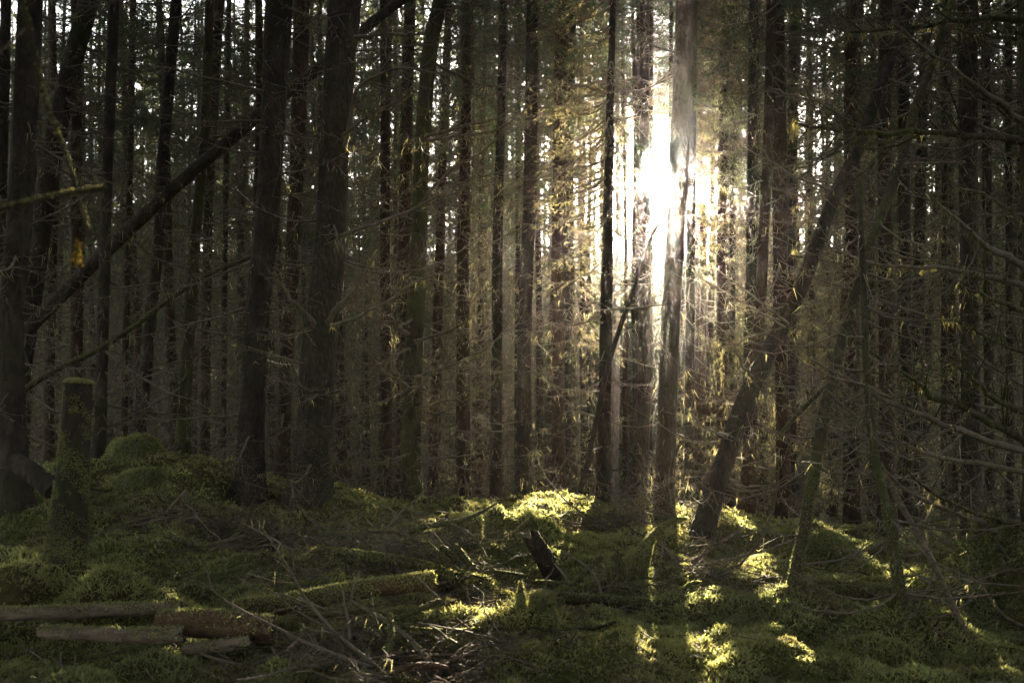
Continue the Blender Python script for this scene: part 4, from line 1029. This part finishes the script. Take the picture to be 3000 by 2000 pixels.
# ------------------------------------------------------------------ sticks
def stick(label, pts, mat='twig', moss=0, seed=0, stubs=0):
    return px_log('fallen_branch', label, 'branch', pts, mat, 'fallen branches in the clearing', 0.06, 7, moss, True, 'twig', 0.012, 0.2, stubs, seed * 2 + 1)
STICKS = [
    ('blunt brown stick, upper of the two left ends in the crossed pile', [(872, 1752, 13, 5.75), (960, 1790, 14, 5.7), (1080, 1832, 12, 5.65)], 'grey_wood', 0),
    ('smooth brown stick lying level into the crossed pile', [(872, 1797, 17, 5.6), (960, 1800, 17, 5.62), (1075, 1788, 14, 5.65)], 'red_wood', 60),
    ('long stick sloping down to the right through the crossed pile', [(1030, 1760, 10, 5.7), (1138, 1822, 16, 5.5), (1210, 1880, 17, 5.35), (1265, 1942, 14, 5.2)], 'grey_wood', 80),
    ('greenish stick rising to the right through the crossed pile', [(1000, 1850, 15, 5.55), (1120, 1822, 17, 5.6), (1200, 1795, 16, 5.7), (1288, 1758, 15, 5.8)], 'bark_mossy', 260),
    ('crooked mossy stick standing up to the crossing point of the pile', [(1105, 1975, 24, 5.12), (1130, 1925, 22, 5.2), (1146, 1870, 20, 5.3), (1142, 1800, 18, 5.45)], 'bark_mossy', 500),
    ('smooth curved branch in front of the stick pile', [(1060, 2005, 22, 5.0), (1120, 1975, 24, 5.03), (1200, 1952, 22, 5.08), (1270, 1948, 20, 5.1), (1315, 1958, 16, 5.1)], 'red_wood', 0),
    ('dark branch rising right behind the curved front branch', [(1190, 1968, 14, 5.1), (1300, 1940, 13, 5.2), (1360, 1920, 11, 5.25), (1412, 1892, 8, 5.3)], 'grey_wood', 0),
    ('long mossy branch reaching left from the pointed stub', [(1520, 1820, 14, 5.68), (1430, 1840, 12, 5.62), (1330, 1846, 11, 5.58), (1240, 1842, 9, 5.55), (1170, 1834, 7, 5.55)], 'bark_mossy', 420),
    ('thin upright twig behind the crossed pile', [(1022, 1790, 6, 5.7), (1032, 1730, 6, 5.75), (1055, 1670, 4, 5.8)], 'twig', 0),
    ('straight twig slanting down beside the cut log end', [(1225, 1690, 6, 6.0), (1270, 1735, 6, 5.9), (1310, 1770, 4, 5.8)], 'twig', 0),
    ('mossy branch arching over the glowing-cap stump, near limb', [(1195, 1560, 15, 7.2), (1260, 1540, 17, 7.3), (1330, 1530, 18, 7.4), (1400, 1505, 10, 7.5), (1460, 1470, 6, 7.6)], 'bark_mossy', 300),
    ('thin branch curving down to the right below the glowing-cap stump', [(1320, 1535, 10, 7.3), (1375, 1560, 9, 7.25), (1405, 1595, 8, 7.2), (1425, 1630, 6, 7.1)], 'grey_wood', 40),
    ('tall pale stick rising to the right from the middle tangle', [(1130, 1550, 10, 7.4), (1170, 1505, 9, 7.5), (1210, 1470, 8, 7.6), (1245, 1437, 6, 7.7)], 'grey_wood', 0),
    ('white upright twig in the middle tangle', [(1215, 1548, 6, 7.2), (1218, 1500, 6, 7.2), (1219, 1468, 5, 7.2)], 'grey_wood', 0),
    ('bowed mossy branch over the long thin stem', [(1080, 1555, 11, 7.1), (1160, 1560, 12, 7.0), (1220, 1590, 12, 6.9), (1260, 1625, 11, 6.8), (1290, 1660, 9, 6.7)], 'bark_mossy', 200),
    ('first of three blunt mossy stubs slanting over the long thin stem', [(1315, 1650, 20, 6.7), (1280, 1620, 20, 6.75), (1250, 1590, 18, 6.8)], 'bark_mossy', 300),
    ('middle of three blunt mossy stubs slanting over the long thin stem', [(1355, 1660, 20, 6.7), (1325, 1630, 20, 6.75), (1295, 1602, 18, 6.8)], 'bark_mossy', 300),
    ('last of three blunt mossy stubs slanting over the long thin stem', [(1380, 1660, 22, 6.75), (1355, 1625, 21, 6.8), (1332, 1598, 18, 6.85)], 'bark_mossy', 300),
    ('mossy forked limb hanging from the near end of the long thin stem', [(960, 1665, 16, 6.8), (975, 1640, 16, 6.85), (983, 1600, 16, 6.9)], 'bark_mossy', 300),
    ('long bare branch sloping down from the thickest trunk to the tangle', [(872, 1478, 9, 8.2), (910, 1520, 11, 8.0), (960, 1550, 12, 7.6), (1035, 1580, 10, 7.2)], 'bark_mossy', 160),
    ('mossy snag leaning against the tall straight trunk', [(660, 1605, 22, 8.0), (700, 1560, 20, 8.0), (725, 1520, 18, 8.05), (738, 1480, 12, 8.1), (748, 1455, 7, 8.1)], 'bark_mossy', 500),
    ('pale bare stick on the moss left of the mossy snag', [(610, 1598, 13, 7.4), (660, 1585, 14, 7.5), (720, 1570, 11, 7.6)], 'grey_wood', 0),
    ('mossy branch sliding down off the mound behind the tall stump', [(440, 1535, 18, 7.2), (490, 1565, 20, 7.1), (545, 1588, 18, 7.0), (610, 1600, 12, 6.9)], 'bark_mossy', 500),
    ('short peeled stick pointing up by the boulders', [(487, 1500, 8, 8.2), (515, 1468, 12, 8.2), (547, 1436, 13, 8.2)], 'grey_wood', 60),
    ('level mossy branch behind the pointed stub', [(1510, 1704, 9, 6.6), (1580, 1702, 10, 6.55), (1650, 1706, 9, 6.5), (1680, 1715, 7, 6.5)], 'bark_mossy', 200),
    ('upper level branch in the sunlit moss', [(1450, 1672, 8, 6.9), (1510, 1680, 9, 6.85), (1565, 1692, 8, 6.8)], 'bark_mossy', 160),
    ('antler-like mossy limb left of the bent stump', [(1680, 1712, 16, 6.75), (1710, 1680, 17, 6.8), (1740, 1650, 16, 6.85), (1762, 1630, 14, 6.9)], 'bark_mossy', 400),
    ('dark twig standing in front of the antler-like limb', [(1672, 1715, 8, 6.6), (1650, 1680, 8, 6.65), (1625, 1650, 7, 6.7)], 'twig', 0),
    ('bowed twig right of the antler-like limb', [(1762, 1740, 7, 6.5), (1748, 1695, 8, 6.55), (1715, 1655, 7, 6.6), (1645, 1615, 5, 6.7)], 'twig', 0),
    ('upright crooked twig before the bent stump', [(1855, 1745, 9, 6.45), (1838, 1690, 8, 6.5), (1822, 1640, 7, 6.55), (1795, 1600, 4, 6.6)], 'bark_mossy', 60),
    ('mossy limb with a bent head beside the bent stump', [(1830, 1685, 15, 6.9), (1812, 1650, 17, 6.95), (1796, 1628, 16, 7.0), (1830, 1624, 7, 7.0)], 'bark_mossy', 350),
    ('long pale stick rising right beside the thick leaning tree', [(2030, 1648, 12, 7.3), (2080, 1610, 11, 7.4), (2130, 1575, 10, 7.5), (2170, 1553, 8, 7.6)], 'grey_wood', 0),
    ('brown stick crossing behind the bent stump', [(1985, 1655, 12, 7.2), (1955, 1610, 11, 7.3), (1935, 1590, 9, 7.4)], 'grey_wood', 0),
    ('thin stick on the moss right of the bent stump', [(1845, 1688, 8, 6.9), (1920, 1695, 8, 6.85), (2000, 1712, 6, 6.8)], 'bark_mossy', 100),
    ('arched mossy branch at the foot of the sunlit mound', [(1995, 1765, 12, 6.35), (2002, 1730, 13, 6.4), (2025, 1708, 12, 6.45), (2055, 1705, 8, 6.5)], 'bark_mossy', 250),
    ('pale stick lying at the bottom right in the moss', [(2612, 1996, 10, 5.02), (2650, 1988, 10, 5.05), (2685, 1982, 8, 5.08)], 'grey_wood', 0),
    ('thin branch pointing down across the far right ground', [(2870, 1700, 8, 6.3), (2905, 1760, 9, 6.2), (2950, 1810, 11, 6.1), (3010, 1840, 12, 6.0)], 'grey_wood', 0),
    ('mossy stick slanting up left of the broad right trunk', [(2285, 1270, 10, 8.3), (2330, 1220, 13, 8.3), (2390, 1160, 13, 8.2), (2425, 1125, 9, 8.2)], 'bark_mossy', 120),
    ('split pale stick at the left foot of the crossed pile', [(740, 1945, 10, 5.2), (820, 1918, 12, 5.22), (860, 1885, 9, 5.25), (892, 1853, 5, 5.28)], 'grey_wood', 0),
    ('thin twig lying flat in the left foreground moss', [(1000, 1905, 6, 5.35), (1060, 1940, 7, 5.25), (1120, 1962, 7, 5.2)], 'twig', 0),
    ('dark twig lying below the short pale log', [(560, 1902, 8, 5.25), (620, 1925, 9, 5.18), (690, 1945, 9, 5.12)], 'twig', 0),
    ('small dead twig in the moss at the bottom left', [(530, 1975, 9, 5.05), (570, 1972, 9, 5.05), (605, 1972, 7, 5.05)], 'grey_wood', 0),
    ('straight slim stick crossing low behind the curved front branch', [(1150, 1925, 8, 5.3), (1280, 1918, 9, 5.32), (1425, 1916, 8, 5.34)], 'twig', 0),
    ('dark stick end in the hollow of the stick pile', [(925, 1905, 18, 5.4), (960, 1930, 18, 5.35), (1000, 1948, 15, 5.3)], 'rot', 0),
    ('brown stick leaning on the squat stump mound', [(1335, 1810, 8, 5.75), (1360, 1830, 9, 5.68), (1385, 1848, 8, 5.62)], 'red_wood', 0),
]
for k, (lab, pts, mat, ms) in enumerate(STICKS):
    stick(lab, pts, mat, ms, k + 3)

def loose_sticks():
    rg = np.random.default_rng(15)
    spots = [(-0.55, 5.45, 0.42, 0.20, 30, 'thin grey stick lying loose among the crossed sticks', 'loose sticks in the crossed pile'),
             (-0.75, 7.0, 0.5, 0.28, 28, 'thin mossy stick lying loose in the tangle around the long thin stem', 'loose sticks in the middle tangle'),
             (-2.1, 8.1, 0.5, 0.28, 24, 'bare stick lying loose in the grey brushwood on the left', 'loose sticks in the left brushwood'),
             (0.95, 6.9, 0.5, 0.28, 18, 'short stick lying loose around the bent stump', 'loose sticks by the bent stump')]
    for cx, cyy, sx, sy, n, lab, grp in spots:
        for k in range(n):
            x, y = rg.normal(cx, sx), rg.normal(cyy, sy)
            a = rg.uniform(0, 6.283); ln = rg.uniform(0.25, 0.75); tilt = abs(rg.normal(0, 0.26))
            t = np.linspace(-0.5, 0.5, 7)
            pts = np.stack([x + np.cos(a) * ln * t, y + np.sin(a) * ln * t * 0.8, np.zeros(7)], 1)
            pts[:, 2] = np.maximum(gz(x, y) + 0.03 + (t + 0.5) * ln * tilt, ground(pts[:, 0], pts[:, 1]) + 0.012)
            pts[1:-1] += rg.normal(0, 0.02, (5, 3)) * ln
            r = rg.uniform(0.004, 0.010) * np.linspace(1, 0.45, 7)
            mb = MB(); v, q = tubes(pts[None], r[None], 6); mb.add(v, quads=q)
            m = 3; i = rg.integers(2, 6, m)
            limb_set(mb, pts[i], ring_dirs(m, rg, -0.2, 0.6), rg.uniform(0.06, 0.22, m), r[i] * 0.5, rg, 4, 0.2, 0.2, 2, 1, 0.4)
            o = part('fallen_stick', mb, [MAT[['twig', 'grey_wood', 'bark_mossy'][rg.integers(3)]]], None)
            tag(o, lab, 'stick', grp)
loose_sticks()

# ------------------------------------------------------------------ brush and litter
def brush(label, px, py, d, w, h, n, seed, name='brush_pile'):
    """the fallen, twiggy top of a spruce"""
    rg = np.random.default_rng(seed)
    c = P(px, py, d); g = gz(c[0], c[1])
    root = thing(name, label, 'brush', (c[0], c[1], g))
    rx = 0.5 * w / FPX * d; rz = h / FPX * d
    for k in range(3):
        a = rg.uniform(0, 6.28)
        copy_mesh('branch', VAR_BRANCH[rg.integers(12)], root, (rg.normal(0, rx * 0.3), rg.normal(0, 0.15), rg.uniform(0.02, 0.1)), (rg.uniform(-0.6, 0.6), rg.uniform(-0.9, 0.1), a), rg.uniform(0.6, 1.1))
    base = np.stack([rg.normal(c[0], rx * 0.5, n), rg.normal(c[1], 0.25, n), g + rz * rg.random(n) ** 1.5], 1)
    mb = MB()
    limb_set(mb, base, ring_dirs(n, rg, -0.5, 0.7), rg.uniform(0.15, 0.6, n), rg.uniform(0.002, 0.006, n), rg, 5, 0.3, 0.1, 7, 3, 0.45, 0, n * 6 if d > 9 else 0, 1, 3, 0.12)
    part('dead_twigs', mb, [MAT['twig'], MAT['lichen']], root, 'stuff')
brush('tangled heap of dead spruce twigs glowing below the sun', 1790, 1500, 9.3, 330, 110, 90, 1)
brush('loose dead twigs piled against the base of the large sunlit trunk', 1980, 1480, 9.6, 170, 130, 60, 2)
brush('grey brushwood heap behind the tall stump on the left', 640, 1545, 8.2, 320, 80, 170, 3)
brush('low tangle of mossy twigs in the middle of the clearing', 1180, 1600, 7.3, 350, 100, 170, 4)
brush('twiggy debris heap right of the bent stump', 2070, 1660, 7.2, 200, 70, 90, 5)
brush('heap of thin dead twigs under the drooping branches on the right', 2930, 1660, 7.0, 200, 120, 60, 6)
brush('fine dead twigs heaped in the hollow under the crossed sticks', 1140, 1900, 5.4, 420, 60, 110, 7)
def litter():
    rg = np.random.default_rng(3)
    n = 2500
    d = np.sqrt(rg.uniform(4.3 ** 2, 11 ** 2, n)); x = rg.uniform(-0.52, 0.52, n) * d
    hot = np.concatenate([rg.normal([-0.55, 5.3], [0.38, 0.22], (900, 2)), rg.normal([-2.0, 8.2], [0.5, 0.3], (700, 2)), rg.normal([0.3, 6.7], [0.5, 0.3], (500, 2)), rg.normal([-0.8, 6.9], [0.4, 0.3], (500, 2))])
    x = np.concatenate([x, hot[:, 0]]); d = np.concatenate([d, hot[:, 1]])
    n = len(x)
    z = ground(x, d) + rg.uniform(0.01, 0.04, n)
    a = rg.uniform(0, 6.28, n); l = rg.uniform(0.04, 0.28, n)
    dv = np.stack([np.cos(a), np.sin(a), rg.normal(0.0, 0.22, n)], 1)
    k = np.linspace(-0.5, 0.5, 4)
    Pt = np.stack([x, d, z], 1)[:, None] + dv[:, None] * (l[:, None] * k)[..., None]
    Pt += rg.normal(0, 0.05, Pt.shape) * l[:, None, None]
    r = rg.uniform(0.0012, 0.004, n)[:, None] * np.array([1, 0.9, 0.75, 0.4])
    mb = MB(); v, q = tubes(Pt, r, 3); mb.add(v, quads=q)
    tag(part('twig_litter', mb, [MAT['twig']], None, 'stuff'), 'fine dead twigs scattered over the moss', 'litter')
litter()

# ------------------------------------------------------------------ out-of-focus twigs close to the camera at the upper left
px_log('hanging_branch', 'blurred branch hanging down at the upper left close to the camera', 'branch', [(45, -60, 22, 2.6), (90, 110, 20, 2.6), (130, 290, 17, 2.6), (190, 440, 14, 2.6), (235, 590, 11, 2.6), (268, 700, 7, 2.6)], 'bark_mossy', sides=8, seed=50, caps=False, moss=500, L=0.008, stubs=2)
px_log('broken_branch', 'blurred broken branch end poking in from the left edge', 'branch', [(-80, 630, 18, 2.5), (80, 592, 17, 2.5), (200, 565, 16, 2.5), (312, 550, 20, 2.5)], 'bark_mossy', sides=8, seed=52, moss=500, L=0.008)
def leaf_cluster():
    rg = np.random.default_rng(9)
    c = P(228, 740, 2.6)
    root = thing('withered_leaf', 'yellow withered leaves dangling from the blurred hanging branch', 'leaf', c)
    for px, py, s in ((231, 712, 0.010), (224, 748, 0.015), (238, 768, 0.009)):
        p = P(px, py, 2.6)
        n = 26; mb = MB()
        fronds(mb, p + rg.normal(0, s * 0.4, (n, 3)), np.tile([0, 0, -1.0], (n, 1)) + rg.normal(0, 0.4, (n, 3)), rg.normal(0, 1, (n, 3)), rg.uniform(0.6, 1.2, n) * s, rg.uniform(0.15, 0.3, n) * s, np.array([0.075, 0.055, 0.012]) * rg.uniform(0.6, 1.2, (n, 1)))
        part('leaf', mb, [MAT['moss']], root)
leaf_cluster()

# ------------------------------------------------------------------ haze
def haze():
    x0, x1, y0, y1, z0, z1 = -330, 330, -140, 420, -9, 42.0
    V = np.array([[x, y, z] for z in (z0, z1) for y in (y0, y1) for x in (x0, x1)], float)
    mb = MB(); mb.add(V, quads=[[0, 2, 3, 1], [4, 5, 7, 6], [0, 1, 5, 4], [2, 6, 7, 3], [0, 4, 6, 2], [1, 3, 7, 5]])
    m, nt, N, L, out = new_mat('haze_and_bloom')
    sh = []
    for dens, g in ((0.00004, 0.86), (0.00005, 0.955), (0.00004, 0.988)):  # narrow forward lobes stand in for lens bloom round the sun
        v = N.new("ShaderNodeVolumePrincipled")
        v.inputs['Color'].default_value = (1.0, 0.96, 0.90, 1)
        v.inputs['Density'].default_value = dens
        v.inputs['Anisotropy'].default_value = g
        sh.append(v)
    last = sh[0]
    for v in sh[1:]:
        ad = N.new("ShaderNodeAddShader")
        L.new(last.outputs[0], ad.inputs[0]); L.new(v.outputs[0], ad.inputs[1]); last = ad
    L.new(last.outputs[0], out.inputs['Volume'])
    tag(part('haze', mb, [m], None, 'stuff', False), 'thin warm haze in the wood, also standing in for lens bloom', 'haze')
haze()
